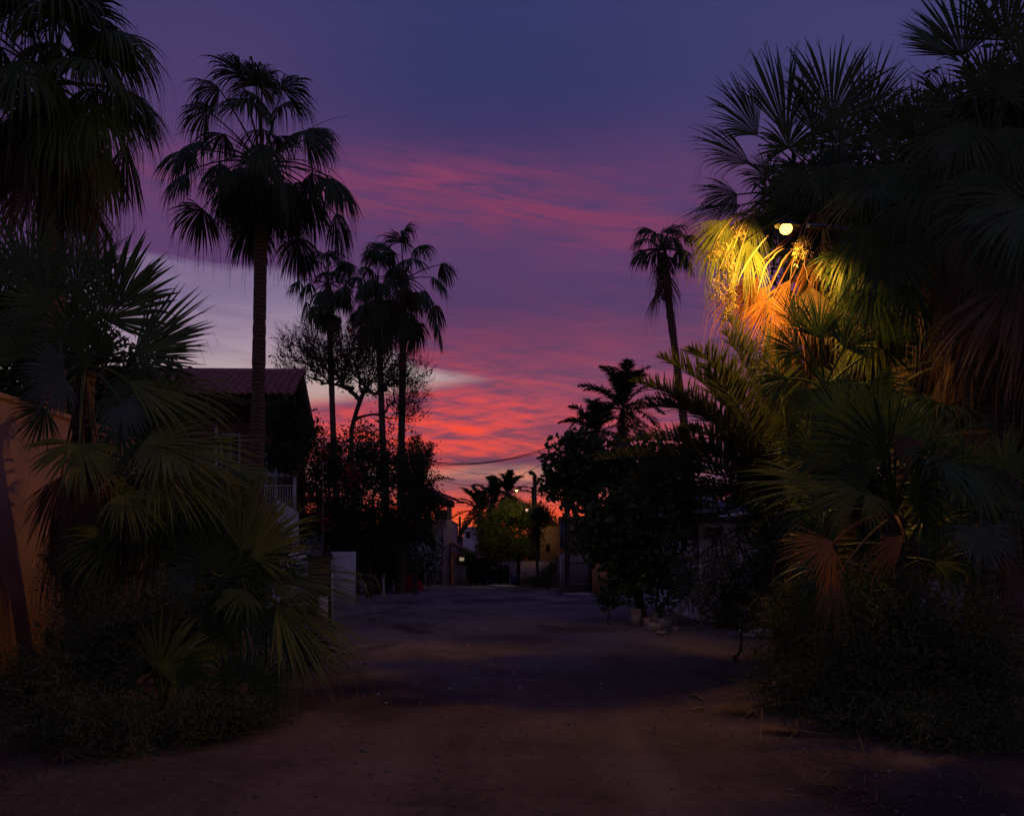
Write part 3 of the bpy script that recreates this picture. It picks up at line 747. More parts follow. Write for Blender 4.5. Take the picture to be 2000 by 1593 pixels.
mb.build('terrace_grille', M['dark'], h)
mb = MB()
tiled_slope(mb, (X(815, D), D-.9, Z(948, D)), (X(815, D), D+4.5, Z(948, D)+.1), (X(890, D), D+4.5, Z(976, D)+.1), (X(890, D), D-.9, Z(978, D)), 14, 8, .09)
rf = mb.build('roof', M['tile'], h)
mb = MB(); mb.add([(X(815, D), D-.85, Z(950, D)), (X(889, D), D-.85, Z(980, D)), (X(889, D), D-.85, Z(992, D)), (X(877, D), D-.85, Z(992, D)), (X(862, D), D-.85, Z(988, D)), (X(815, D), D-.85, Z(968, D)),
            (X(815, D), D-.6, Z(950, D)), (X(889, D), D-.6, Z(980, D)), (X(889, D), D-.6, Z(992, D)), (X(877, D), D-.6, Z(992, D)), (X(862, D), D-.6, Z(988, D)), (X(815, D), D-.6, Z(968, D))],
           [(0,1,4,5),(1,2,3,4),(6,11,10,7),(7,10,9,8),(5,4,10,11),(4,3,9,10),(3,2,8,9),(1,7,8,2)])
subpart(mb, 'eave_board', 'wood_dark', rf, h)
win(h, X(847, D), X(861.5, D), D, Z(1104, D), Z(1048, D), pane='curtain')

# arched gatehouse
D = 49.0
h = thing('gatehouse', 'orange gatehouse with an arched doorway and tiled lean-to roof at the end of the street', 'gatehouse', (X(900, D), D, 0))
def arch_wall(mb, x0, x1, z1, ax0, ax1, zs, y, t):
    n = 12; xc = (ax0+ax1)/2; r = (ax1-ax0)/2
    pts = [(ax0, 0)]+[(xc-r*math.cos(math.pi*i/n), zs+r*1.05*math.sin(math.pi*i/n)) for i in range(n+1)]+[(ax1, 0)]
    outer = [(x0, 0)]+[(x0+(x1-x0)*i/n if 0 < i < n else (x0 if i == 0 else x1), z1) for i in range(n+1)]+[(x1, 0)]
    V = []; 
    for yy in (y, y+t):
        V += [(a, yy, b) for a, b in outer]+[(a, yy, b) for a, b in pts]
    m = len(pts); q = []
    for i in range(m-1):
        q.append((i, m+i, m+i+1, i+1)); q.append((2*m+i, 2*m+i+1, 3*m+i+1, 3*m+i)); q.append((m+i, 3*m+i, 3*m+i+1, m+i+1)); q.append((i, i+1, 2*m+i+1, 2*m+i))
    mb.add(V, q)
mb = MB(); arch_wall(mb, X(881, D), X(919, D), Z(1080, D), X(887, D), X(910, D), Z(1098, D), D, .3); mb.build('wall', M['plaster_orange'], h)
mb = MB(); mb.box(X(887, D), X(910, D), D+1.2, D+1.25, Z(1104, D), Z(1098, D)); mb.build('transom_board', M['plaster_orange'], h)
mb = MB(); mb.box(X(894, D), X(904, D), D+1.6, D+1.65, Z(1095, D), Z(1088, D)); mb.build('fanlight', M['glow_window'], h)
mb = MB(); mb.box(X(887, D), X(910, D), D+2.2, D+2.3, 0, Z(1084, D)); mb.build('inner_wall', M['wood_dark'], h)
mb = MB()
for k in range(9):
    xk = X(888+k*2.6, D); mb.box(xk-.02, xk+.02, D+.12, D+.16, .05, Z(1107, D))
mb.box(X(887, D), X(910, D), D+.11, D+.17, Z(1107, D), Z(1105, D)); mb.box(X(904, D), X(909, D), D+.18, D+.22, .05, Z(1110, D))
mb.build('gate', M['metal_white'], h)
mb = MB()
for k in range(13):
    xk = X(883+k*2.6, D); mb.box(xk-.025, xk+.025, D+.1, D+.15, Z(1079.5, D), Z(1078-(12-k)*.85, D))
mb.build('lattice', M['metal_white'], h)
mb = MB(); tiled_slope(mb, (X(880, D), D+1.5, Z(1058, D)), (X(880, D), D-.5, Z(1059, D)), (X(926, D), D-.5, Z(1083, D)), (X(926, D), D+1.5, Z(1082, D)), 8, 7, .07)
mb.obox((X(903, D), D-.3, Z(1073, D)), (X(926, D)-X(903, D), 0, Z(1085, D)-Z(1073, D)), (0, .05, 0), (0, 0, .09)); mb.build('roof', M['tile'], h)

# iron street gates to the right of the gatehouse
g = thing('street_gate', 'iron-barred gates with pale panels closing the end of the street', 'gate', (X(955, D), D+.5, 0))
y = D+.6; mb = MB()
for k in range(30):
    xk = X(932+k*1.9, y); mb.box(xk-.02, xk+.02, y, y+.03, .08, Z(1106, y))
mb.box(X(930, y), X(990, y), y-.01, y+.04, Z(1106, y), Z(1104.5, y)); mb.build('bars', M['dark'], g)
mb = MB(); mb.box(X(934, y), X(941, y), y+.06, y+.1, .1, Z(1104, y)); mb.box(X(960, y), X(975, y), y+.06, y+.1, .6, Z(1112, y)); mb.build('pale_panel', M['metal_blue'], g)
mb = MB(); mb.box(X(958, y), X(976, y), y-.08, y-.03, Z(1113, y), Z(1106, y)); mb.build('sign_board', M['plaster_mauve'], g)
M['cyan'] = rough_mat('cyan_paint', rgb(.02,.22,.30), rgb(.03,.30,.40), 3, .6)
mb = MB(); mb.box(X(983, y), X(990, y), y+.06, y+.12, Z(1128, y), Z(1103, y)); mb.build('cyan_panel', M['cyan'], g)
mb = MB()
for px in (930, 944, 957, 977, 991): mb.box(X(px, y)-.1, X(px, y)+.1, y+.13, y+.33, 0, Z(1103, y))
mb.build('piers', M['wood_dark'], g)

# low buildings behind the gates
D = 56.0
h = thing('house', 'low mauve house with a white-balustered roof terrace behind the iron gates', 'house', (X(955, D), D, 0))
mb = MB(); mb.box(X(884, D), X(1022, D), D, D+6, 0, Z(1078, D)); mb.box(X(926, D), X(985, D), D+1, D+6, Z(1078, D)+.01, Z(1062, D)); mb.build('wall', M['plaster_mauve'], h)
mb = MB(); tiled_slope(mb, (X(918, D), D+.6, Z(1078, D)), (X(985, D), D+.6, Z(1078, D)), (X(985, D), D-1.2, Z(1090, D)), (X(918, D), D-1.2, Z(1090, D)), 18, 4, .06); mb.build('roof', M['tile'], h)
mb = MB()
for k in range(24):
    xk = X(929+k*2.3, D-.4); mb.box(xk-.035, xk+.035, D-.4, D-.33, Z(1083, D)+.1, Z(1073, D))
mb.box(X(927, D), X(986, D), D-.42, D-.31, Z(1073, D), Z(1071.5, D)); mb.build('balustrade', M['metal_white'], h)
mb = MB()
for a, b, c in ((935, 945, 1098), (950, 957, 1100), (962, 972, 1097)): mb.box(X(a, D), X(b, D), D-.05, D-.003, .3, Z(c, D))
mb.build('doors', M['dark'], h)
D = 66.0
h = thing('house', 'small white flat-roofed house with one dark window, seen over the gatehouse', 'house', (X(918, D), D, 0))
mb = MB(); mb.box(X(905, D), X(990, D), D, D+6, 0, Z(1031, D)); mb.build('wall', M['plaster_white'], h)
mb = MB(); mb.box(X(904, D), X(991, D), D-.08, D+6.1, Z(1031, D)+.003, Z(1028.5, D)); mb.build('cornice', M['plaster_white'], h)
win(h, X(909.5, D), X(918.5, D), D, Z(1050, D), Z(1037, D), frame='wood_dark')
f = thing('corrugated_fence', 'grey corrugated sheet fence left of the small white house', 'fence', (X(893, D-1), D-1, 0))
mb = MB(); u = np.linspace(X(876, D-1), X(905, D-1), 60)
P = np.stack([np.stack([u, D-1+.05*np.sin(np.arange(60)*1.57), u*0], 1), np.stack([u, D-1+.05*np.sin(np.arange(60)*1.57), u*0+Z(1047, D-1)], 1)], 0)[None]
mb.grid(P); mb.build('sheet', M['metal_blue'], f)
mb = MB(); mb.box(X(876, D), X(905, D), D-1.12, D-1.06, Z(1048, D-1), Z(1046.5, D-1)); mb.build('top_rail', M['metal_white'], f)

# ochre-brown house, mid right
D = 46.0
h = thing('house', 'brown-ochre house behind the feathery tree, right side of the street', 'house', (X(1080, D), D, 0))
mb = MB(); mb.box(X(1056, D), X(1150, D), D, D+7, 0, Z(1026, D)); mb.box(X(1090, D), X(1160, D), D-1, D-.002, 0, Z(1010, D)); mb.build('wall', M['plaster_brown'], h)
mb = MB(); mb.box(X(1054, D), X(1090, D)-.02, D-.1, D+7.1, Z(1026, D)+.003, Z(1023, D)); mb.build('coping', M['plaster_brown'], h)
win(h, X(1066, D), X(1074, D), D, Z(1078, D), Z(1062, D), frame='wood_dark')
win(h, X(1094, D-1), X(1101, D-1), D-1, Z(1070, D-1), Z(1018, D-1), frame='metal_blue')
w = thing('garden_wall', 'low mauve garden wall below the brown-ochre house', 'wall', (X(1050, 45), 45, 0))
mb = MB(); mb.box(X(1016, 45), X(1092, 45), 45, 45.2, 0, Z(1096, 45)); mb.build('wall', M['plaster_mauve'], w)
mb = MB(); mb.box(X(1015, 45), X(1093, 45), 44.96, 45.24, Z(1096, 45)+.003, Z(1094.5, 45)); mb.build('coping', M['plaster_mauve'], w)
# wooden gate
g = thing('wooden_gate', 'grey boarded double gate behind the dark utility pole on the right', 'gate', (X(1125, 38), 38, 0))
mb = MB(); y = 38
for k in range(6):
    a = X(1112+k*6.4, y); mb.box(a, a+.14, y, y+.04, .05, Z(1083-k*.7, y))
mb.build('boards', M['wood_grey'], g)
mb = MB(); mb.box(X(1111, y), X(1151, y), y-.04, y-.003, Z(1099, y), Z(1096.5, y)); mb.box(X(1111, y), X(1151, y), y-.04, y-.003, Z(1142, y), Z(1139.5, y)); mb.build('rails', M['wood_grey'], g)
mb = MB(); mb.box(X(1093, y), X(1096.4, y), y-.1, y+.2, 0, Z(1083, y)); mb.build('light_post', M['concrete'], g)
mb = MB(); mb.box(X(1096.5, y), X(1111, y), y, y+.2, 0, Z(1080, y)); mb.build('pier', M['plaster_mauve'], g)
mb = MB(); mb.box(X(1151.2, y), X(1156, y), y-.05, y+.2, 0, Z(1078, y)); mb.build('dark_post', M['dark'], g)
w = thing('boundary_wall', 'short orange wall stub seen through leaves right of the boarded gate', 'wall', (X(1180, 37), 37, 0))
mb = MB(); mb.box(X(1157, 37), X(1215, 37), 37, 37.2, 0, Z(1096, 37)); mb.build('wall', M['plaster_orange'], w)
s = MB(); s.box(X(1100, 36), X(1150, 36), 35.2, 36.2, -.02, .09); tag(s.build('kerb_slab', M['concrete']), 'low concrete slab in front of the boarded gate', 'slab')
s = MB(); s.obox((X(982, 44.5), 45.5, .05), (.55, .3, 0), (-.35, 1.6, 0), (0, 0, .05)); tag(s.build('ramp_slab', M['concrete']), 'pale concrete ramp slab before the iron gates', 'slab')

# right-hand white house with barred gates
D = 21.0
h = thing('house', 'white low house with blue-grey sheet roof behind the right-hand scrub', 'house', (X(1420, D), D, 0))
mb = MB(); a, b, c = X(1366, D), X(1500, D), X(1462, D)
z1 = Z(1018, D); z2 = Z(1003, D)
mb.add([(a, D, 0), (b, D, 0), (b, D, z2+.2), (c, D, z2), (a, D, z1), (a, D+6, 0), (b, D+6, 0), (b, D+6, z2+.2), (c, D+6, z2), (a, D+6, z1)],
       [(0,1,2,3),(5,9,8,6),(0,5,9,4),(6,8,7,7)][:0] or [(1,2,7,6),(0,5,9,4),(2,3,8,7),(3,4,9,8)], [(0,1,3),(0,3,4),(1,2,3)])
mb.build('wall', M['plaster_white'], h)
mb = MB(); mb.add([(a-.2, D-.2, Z(999, D)), (X(1452, D), D-.2, Z(994, D)), (X(1440, D), D+4, Z(968, D+4)), (a-.1, D+4, Z(978, D+4)),
                   (a-.2, D-.2, Z(1003, D)), (X(1452, D), D-.2, Z(998, D))], [(0,1,2,3),(4,5,1,0)]); mb.build('roof', M['metal_blue'], h)
mb = MB(); mb.box(a, X(1455, D), D-.12, D-.003, z1-.02, z1+.12); mb.build('fascia', M['dark'], h)
win(h, X(1378, D), X(1408, D), D, Z(1052, D), Z(1030, D), frame='dark')
g = thing('barred_gate', 'white vertical-bar gates and fence in front of the right-hand house', 'gate', (X(1420, 19), 19, 0))
y = 19.0; mb = MB()
for k in range(44):
    px = 1372+k*3.0
    if 1402 < px < 1408: continue
    mb.box(X(px, y)-.009, X(px, y)+.009, y, y+.02, .15, Z(1078, y))
mb.build('bars', M['metal_white'], g)
for a_, b_ in ((1370, 1403), (1408, 1447), (1449, 1505)):
    mb = MB()
    for zz in (.14, Z(1120, y), Z(1078, y)): mb.box(X(a_, y), X(b_, y), y-.01, y+.03, zz, zz+.05)
    mb.box(X(a_, y), X(a_, y)+.03, y+.031, y+.05, .14, Z(1078, y)); mb.build('rail_frame', M['metal_white'], g)
mb = MB()
for px in (1370, 1405.5, 1448, 1506): mb.box(X(px, y)-.04, X(px, y)+.04, y-.03, y+.05, 0, Z(1072, y))
mb.build('posts', M['metal_white'], g)
mb = MB(); mb.box(X(1450, 16.6), X(1512, 16.6), 16.4, 16.9, 0.02, .16); tag(mb.build('doorstep', M['plaster_white']), 'white doorstep slab low in the scrub before the barred gates', 'step')

# ------------------------------------------------------------------ poles, lamps, cables
p = thing('utility_pole', 'thick dark utility pole on the right kerb before the boarded gate', 'utility pole', (X(1108, 36.5), 36.5, 0))
mb = MB(); xp = X(1108.5, 36.5); mb.tube([(xp, 36.5, -.1), (xp-.02, 36.5, 3.5), (xp-.03, 36.5, Z(862, 36.5))], [.135, .125, .105], 12); mb.build('pole', M['pole'], p, smooth=True)
mb = MB(); mb.tube([(xp-.5, 36.4, Z(868, 36.5)), (xp+.5, 36.4, Z(868, 36.5))], .045, 6)
for s in (-.4, -.15, .4): mb.tube([(xp+s, 36.4, Z(868, 36.5)+.05), (xp+s, 36.4, Z(868, 36.5)+.2)], .035, 6)
mb.build('crossarm', M['pole'], p)
D = 52.0; xp2 = X(1044.5, D)
p = thing('utility_pole', 'wooden pole with stand-off brackets rising above the feathery tree, beside the small street lamp', 'utility pole', (xp2, D, 0))
mb = MB(); mb.tube([(xp2, D, 0), (xp2, D, 3), (xp2, D, Z(927, D))], [.16, .15, .125], 10); mb.build('pole', M['pole'], p, smooth=True)
mb = MB()
for z_ in (951.5, 959): mb.tube([(xp2, D, Z(z_, D)), (xp2+.9, D, Z(z_, D))], .025, 5)
for q_ in (.3, .62): mb.tube([(xp2+q_, D, Z(950, D)), (xp2+q_, D, Z(960, D))], .018, 5)
mb.tube([(xp2-.17, D, Z(950, D)), (xp2-.17, D, Z(972, D))], .05, 6)
mb.build('bracket', M['pole'], p)
mb = MB()
for z_ in (931.5, 935, 944): 
    for s in (-1, 1): mb.tube([(xp2, D, Z(z_, D)), (xp2+s*.2, D, Z(z_, D)), (xp2+s*.2, D, Z(z_-1.6, D))], .03, 6)
mb.build('insulators', M['metal_white'], p)
Dl = 46.0; xq = X(1040, Dl); xl = X(1009, Dl)
lp = thing('street_lamp', 'small lit street lamp on a curved arm above the feathery tree', 'street lamp', (xq, Dl, 0))
mb = MB(); mb.tube([(xq, Dl, 0), (xq, Dl, Z(964, Dl))], [.06, .04], 8); mb.build('pole', M['pole'], lp)
mb = MB(); mb.tube(bez(np.array([xq, Dl, Z(964, Dl)]), np.array([xq-.2, Dl, Z(954, Dl)]), np.array([xl+.2, Dl, Z(956.5, Dl)]), 10), .025, 6); mb.build('arm', M['pole'], lp)
def lamp_head(root, c, d, s, glass, shell='metal_white'):
    c = np.asarray(c, float); d = nrm(d); side = nrm(np.cross(d, UP)); up = np.cross(side, d)
    mb = MB(); K = 9; rows = []
    for k in range(K):
        t = k/(K-1); w = .5*math.sin(math.pi*min(1, .12+t*.8))**.6; hh = w*.55
        a = np.linspace(0, math.pi, 9)
        rows.append(c+d*(t*2-1)*s+side*np.cos(a)[:, None]*w*s+up*np.sin(a)[:, None]*hh*s)
    mb.grid(np.stack(rows, 0)[None]); o = mb.build('lamp_head', M[shell], root, smooth=True)
    mb = MB(); u = np.linspace(0, np.pi, 9); v = np.linspace(0, 2*np.pi, 14, endpoint=False); UU, VV = np.meshgrid(u, v, indexing='ij')
    P = c+d*.25*s-up*s*.12+(np.sin(UU)*np.cos(VV))[..., None]*d*s*.38+(np.sin(UU)*np.sin(VV))[..., None]*side*s*.36+np.cos(UU)[..., None]*up*s*.34
    mb.grid(P[None], wrap=True); subp = mb.build('bulb', M[glass]); subp.parent = o
    subp.matrix_parent_inverse = (parent_mw(root) @ o.matrix_parent_inverse).inverted()
    return o
def point(name, loc, col, e, r, root=None):
    l = bpy.data.lights.new(name, 'POINT'); l.color = col; l.energy = e; l.shadow_soft_size = r
    o = bpy.data.objects.new(name, l); sc.collection.objects.link(o); o.location = loc
    return o
lamp_head(lp, (xl+.05, Dl, Z(956.5, Dl)), (-1, -.3, -.1), .20, 'bulb_far', 'dark')
l = bpy.data.lights.new('street_lamp_light', 'SPOT'); l.color = (1, .74, .22); l.energy = LAMP_FAR; l.shadow_soft_size = .08; l.spot_size = math.radians(150); l.spot_blend = .6
o = bpy.data.objects.new('street_lamp_light', l); sc.collection.objects.link(o); o.location = (xl-.03, Dl-.02, Z(960.5, Dl))
o.rotation_euler = Vector((.05, .75, -1)).to_track_quat('-Z', 'Y').to_euler()
lp = thing('street_lamp', 'glaring amber street lamp among the palm fronds on the right', 'street lamp', (6.9, 14.4, 0))
LX, LY, LZ = at(1530, 447, 12.0)
mb = MB(); mb.tube([(6.9, 14.4, -.1), (6.9, 14.4, 3.5), (6.9, 14.4, 6.7)], [.09, .08, .06], 10); mb.build('pole', M['metal_blue'], lp, smooth=True)
mb = MB(); mb.tube(bez(np.array([6.9, 14.4, 6.7]), np.array([6.1, 13.6, 7.1]), np.array([LX+.45, LY+.25, LZ+.15]), 12), .035, 8); mb.build('arm', M['metal_blue'], lp)
lamp_head(lp, (LX+.10, LY+.06, LZ+.05), (-1, -.55, -.12), .24, 'bulb', 'dark')
l = bpy.data.lights.new('street_lamp_light', 'SPOT'); l.color = (1, .50, .075); l.energy = LAMP_NEAR; l.shadow_soft_size = .16
l.spot_size = math.radians(180); l.spot_blend = .12
o = bpy.data.objects.new('street_lamp_light', l); sc.collection.objects.link(o); o.location = (LX-.04, LY-.02, LZ-.10)
o.rotation_euler = Vector((-.45, .50, -1)).to_track_quat('-Z', 'Y').to_euler()
# lit globe in the feathery tree
gl = thing('garden_light', 'tiny pinkish globe light at the right of the feathery tree', 'lamp', (X(1029, 47), 47, 0))
mb = MB(); mb.tube([(X(1031, 48.5), 48.5, 0), (X(1031, 48.5), 48.5, Z(1000, 48.5))], .03, 6); mb.build('pole', M['dark'], gl)
mb = MB(); u = np.linspace(0, np.pi, 7); v = np.linspace(0, 2*np.pi, 10, endpoint=False); UU, VV = np.meshgrid(u, v, indexing='ij')
mb.grid((np.array([X(1029, 46), 46, Z(996, 46)])+np.stack([np.sin(UU)*np.cos(VV), np.sin(UU)*np.sin(VV), np.cos(UU)], -1)*.08)[None], wrap=True); mb.build('globe', M['glow_soft'], gl)
# far thin pole with transformer
D = 85.0
p = thing('utility_pole', 'thin distant pole with a transformer against the orange horizon', 'utility pole', (X(898.5, D), D, 0))
mb = MB(); mb.tube([(X(898.5, D), D, 0), (X(898, D), D, Z(1008, D))], [.14, .11], 8); mb.build('pole', M['pole'], p)
mb = MB(); mb.box(X(890.5, D), X(895, D), D-.2, D+.2, Z(1039.5, D), Z(1032.5, D)); mb.tube([(X(894, D), D, Z(1036, D)), (X(898, D), D, Z(1036, D))], .05, 5); mb.build('transformer', M['metal_blue'], p)
mb = MB(); mb.tube([(X(895, D), D, Z(1024, D)), (X(905, D), D, Z(1024, D))], .05, 5); mb.build('crossarm', M['pole'], p)
def cable(label, a, b, sag, r, group):
    a = np.asarray(a, float); b = np.asarray(b, float); t = np.linspace(0, 1, 40)[:, None]
    P = a*(1-t)+b*t-UP*sag*4*t*(1-t); mb = MB(); mb.tube(P, r, 5); return tag(mb.build('overhead_cable', M['dark']), label, 'cable', group)
gq = 'cables over the street'
pole_l = at(760, 884, 40)
cable('upper of the two heavy cables sagging across the street', pole_l, (xp-.1, 36.4, Z(866, 36.5)+.1), .75, .020, gq)
cable('lower of the two heavy cables sagging across the street', at(755, 893, 40), (xp-.1, 36.4, Z(869, 36.5)), .60, .016, gq)
cable('thinner cable below the heavy pair, rising to the right pole', at(860, 936, 44), (xp-.1, 36.4, Z(876, 36.5)), .85, .014, gq)
cable('faintest cable, sloping down to the far palm tops', at(840, 905, 42), at(990, 926, 52), .2, .008, gq)
cable('short cable from the small lamp pole up over the palms', at(1005, 950, 52), (xp2, 52, Z(935, 52)), .15, .014, gq)
p = thing('utility_pole', 'slim pole hidden in the trees left of the street, only its top showing', 'utility pole', (X(757, 40.2), 40.2, 0))
mb = MB(); mb.tube([(X(757, 40.2), 40.2, 0), (X(757, 40.2), 40.2, Z(880, 40.2))], .08, 8); mb.build('pole', M['pole'], p)
for i, (y_, lab) in enumerate([(983, 'topmost'), (1000, 'second'), (1008, 'third'), (1016, 'fourth'), (1025, 'fifth'), (1033, 'lowest')]):
    cable(lab+' thin wire crossing the orange gap at the distant pole', at(850, y_-2+i, 84), at(960, y_+1, 84), .25, .022, 'thin wires at the distant pole')

# bucket, rocks, right kerb
def bucket():
    x, y = X(1241, 19.3), 19.3; b = thing('bucket', 'dented white bucket under the big-leaved tree beside the rocks', 'bucket', (x, y, 0))
    a = np.linspace(0, 2*np.pi, 20, endpoint=False); rows = []
    for z_, r_ in ((.01, .001), (.01, .115), (.2, .13), (.38, .145), (.39, .155), (.40, .145), (.33, .135), (.05, .11), (.04, .001)):
        rows.append(np.stack([x+r_*np.cos(a), y+r_*np.sin(a), a*0+z_], 1))
    mb = MB(); mb.grid(np.stack(rows, 0)[None], wrap=True); mb.build('body', M['concrete'], b, smooth=True)
    mb = MB(); t = np.linspace(0, np.pi, 12); mb.tube(np.stack([x+.155*np.cos(t), y-.1*np.sin(t)-.02, .33-.16*np.sin(t)], 1), .006, 5); mb.build('handle', M['dark'], b)
bucket()
rocks = [(1262,1222,.30,'tall pale rock leaning at the left of the rock pile'),(1273,1232,.24,'mauve rock low in the middle front of the pile'),(1292,1238,.22,'flat grey slab-like rock in front of the pile'),
         (1283,1228,.16,'smallest rounded rock in the centre of the pile'),(1298,1224,.25,'brownish rock at the right end of the pile'),(1278,1216,.30,'large dark rock at the back of the pile'),(1303,1213,.24,'rock at the back right of the pile'),(1266,1208,.2,'back left rock behind the tall pale one'),(1318,1232,.14,'stone apart on the right of the pile')]
for i, (px, py, s, lab) in enumerate(rocks):
    d = 2560/(py-1090)*1.0; d = min(d, 20.5)
    rock('rock', lab, X(px, d), d, s*.62, M['stone_pale'] if i in (0, 2) else M['concrete'], 40+i, 'rocks by the big-leaved tree', .8 if i != 2 else .35)
# ------------------------------------------------------------------ tall palms
def far_palm(label, px_base, d, base_py, hub_px, hub_py, pet, R, n, seed, tr=(.19,.15,.14), skirt=26, skirt_len=1.2, lean=None, lo=-55,
             droop=.9, nseg=34, spread=1.45, group=None, mat='fan_far', smat='dead_dark', hi=86, K=8, prad=.022, skz=1.0, threads=.3, boots_n=0):
    b = G(px_base, d); c = at(hub_px, hub_py, d)
    root = thing('fan_palm', label, 'palm tree', tuple(b), group)
    mb = MB(); mid = (b+c)/2 + (np.array(lean) if lean is not None else 0)
    trunk(mb, [b-UP*.1, b*.75+mid*.25, mid, (c+mid)/2*1.0, c-UP*.1], [tr[0]*1.25, tr[0], tr[1], tr[2], tr[2]*1.15], 14, .035, seed, 90)
    mb.build('trunk', M['trunk_red'], root, smooth=True)
    mb = MB(); crown_fans(mb, c, n, pet, R, lo, hi, droop, spread, nseg, seed, K, threads, prad)
    mb.build('crown', M[mat], root)
    if skirt:
        mb = MB(); skirt_fans(mb, c, c[2]-skz, c[2]-.1, skirt, skirt_len, tr[2]*1.2, seed+1, spread=.6)
        mb.build('dead_fronds', M[smat], root)
    if boots_n:
        mb = MB(); boots(mb, c, tr[2]*1.1, c[2]-1.5, c[2]-.1, boots_n, seed); mb.build('leaf_bases', M['wood_dark'], root)
    return root, b, c
root, b, c = far_palm('tall single fan palm with full shaggy crown in front of the tiled-roof house', 497, 22.5, 0, 512, 322, 2.1, 1.38, 33, 11,
         tr=(.215,.18,.17), skirt=0, lo=-28, droop=1.25, nseg=50, spread=1.6, K=10, prad=.020, threads=.5)
# second tier: a dense collar of hanging leaves under the crown
mb = MB(); rng = np.random.default_rng(5)
for i in range(30):
    az = i*2.39996; el = math.radians(rng.uniform(-64, -14)); L = rng.uniform(.8, 1.6)
    o = np.array([math.cos(az), math.sin(az), 0]); hub = c+o*L*math.cos(el)+UP*L*math.sin(el)*.9
    d2 = o*.55*rng.uniform(.5, 1.3)-UP
    fan(mb, hub, hub+nrm(d2)*rng.uniform(1.1, 1.5), 44, 1.3*rng.uniform(.8, 1.2), .7, o+rng.normal(0, .25, 3), .45, int(rng.integers(1e9)), cup=-.2, thread=.5)
    petiole(mb, c, hub, .016, .25)
mb.build('lower_crown', M['fan_far'], root)
mb = MB()
for i in range(16):                          # long bare dangling stalks
    az = rng.uniform(0, 6.28); o = np.array([math.cos(az), math.sin(az)*.7, 0])
    up = rng.random() < .2
    e = c+o*rng.uniform(1.9, 2.7)+(UP*rng.uniform(.5, 1.7) if up else -UP*rng.uniform(.8, 2.6))
    m_ = c+o*rng.uniform(1.3, 2.2)+UP*rng.uniform(.7, 1.3)
    mb.tube(bez(c, m_, e, 12), np.linspace(.012, .005, 12), 4, cap=False)
mb.build('flower_stalks', M['petiole'], root)

far_palm('tall fan palm with reddish trunk left of the street, rightmost of the far three', 781, 38, 1155, 788, 548, 1.95, 1.5, 27, 21, tr=(.20,.165,.16), skirt=10, skirt_len=1.5, lo=-70, droop=1.2, nseg=36, spread=1.5, group='far fan palms on the left', skz=.8)
far_palm('fan palm close behind the rightmost one, middle of the far three on the left', 757, 42, 1150, 738, 575, 1.7, 1.5, 24, 31, tr=(.20,.17,.16), skirt=16, skirt_len=1.5, lo=-70, droop=1.2, nseg=32, spread=1.6, group='far fan palms on the left', skz=1.2)
far_palm('fan palm with thin leaning top, leftmost of the far three on the left', 668, 44, 1140, 641, 553, 1.7, 1.45, 24, 41, tr=(.19,.16,.15), skirt=10, skirt_len=1.3, lean=(-.1,0,0), lo=-65, droop=1.2, nseg=32, spread=1.5, group='far fan palms on the left', skz=1.0)
far_palm('leaning thin fan palm with ragged head, seen left of the lit right-hand palm', 1366, 23, 1200, 1294, 488, .62, .82, 14, 51, tr=(.135,.115,.10), skirt=7, skirt_len=1.1, lean=(.12,0,0), lo=-5, droop=1.0, nseg=34, spread=1.4, hi=75, skz=1.3, boots_n=34)
# big palm at the upper left edge
root, b, c = far_palm('big shaggy fan palm with a long skirt of dead fronds at the upper left corner', 105, 15.5, 1400, 100, 165, 1.45, 1.5, 36, 61,
         tr=(.24,.22,.22), skirt=0, lo=-45, droop=1.1, nseg=52, spread=1.8, K=10, mat='fan', threads=.5)
mb = MB(); skirt_fans(mb, c, c[2]-2.3, c[2]-.2, 62, 1.5, .45, 62, 26, .5, .5, 8, .55); mb.build('dead_fronds', M['dead_dark'], root)
mb = MB(); rng = np.random.default_rng(8)
for i in range(5):
    hub = c+np.array([rng.uniform(-.3, .9), rng.uniform(-.9, .1), -rng.uniform(.1, .9)])
    petiole(mb, c, hub, .014, .3)
    leaves(mb, hub+rng.normal(0, 1, (260, 3))*np.array([.09, .09, .30])-UP*.2, .07, rng, .2, .8)
mb.build('flower_cluster', M['dead'], root)

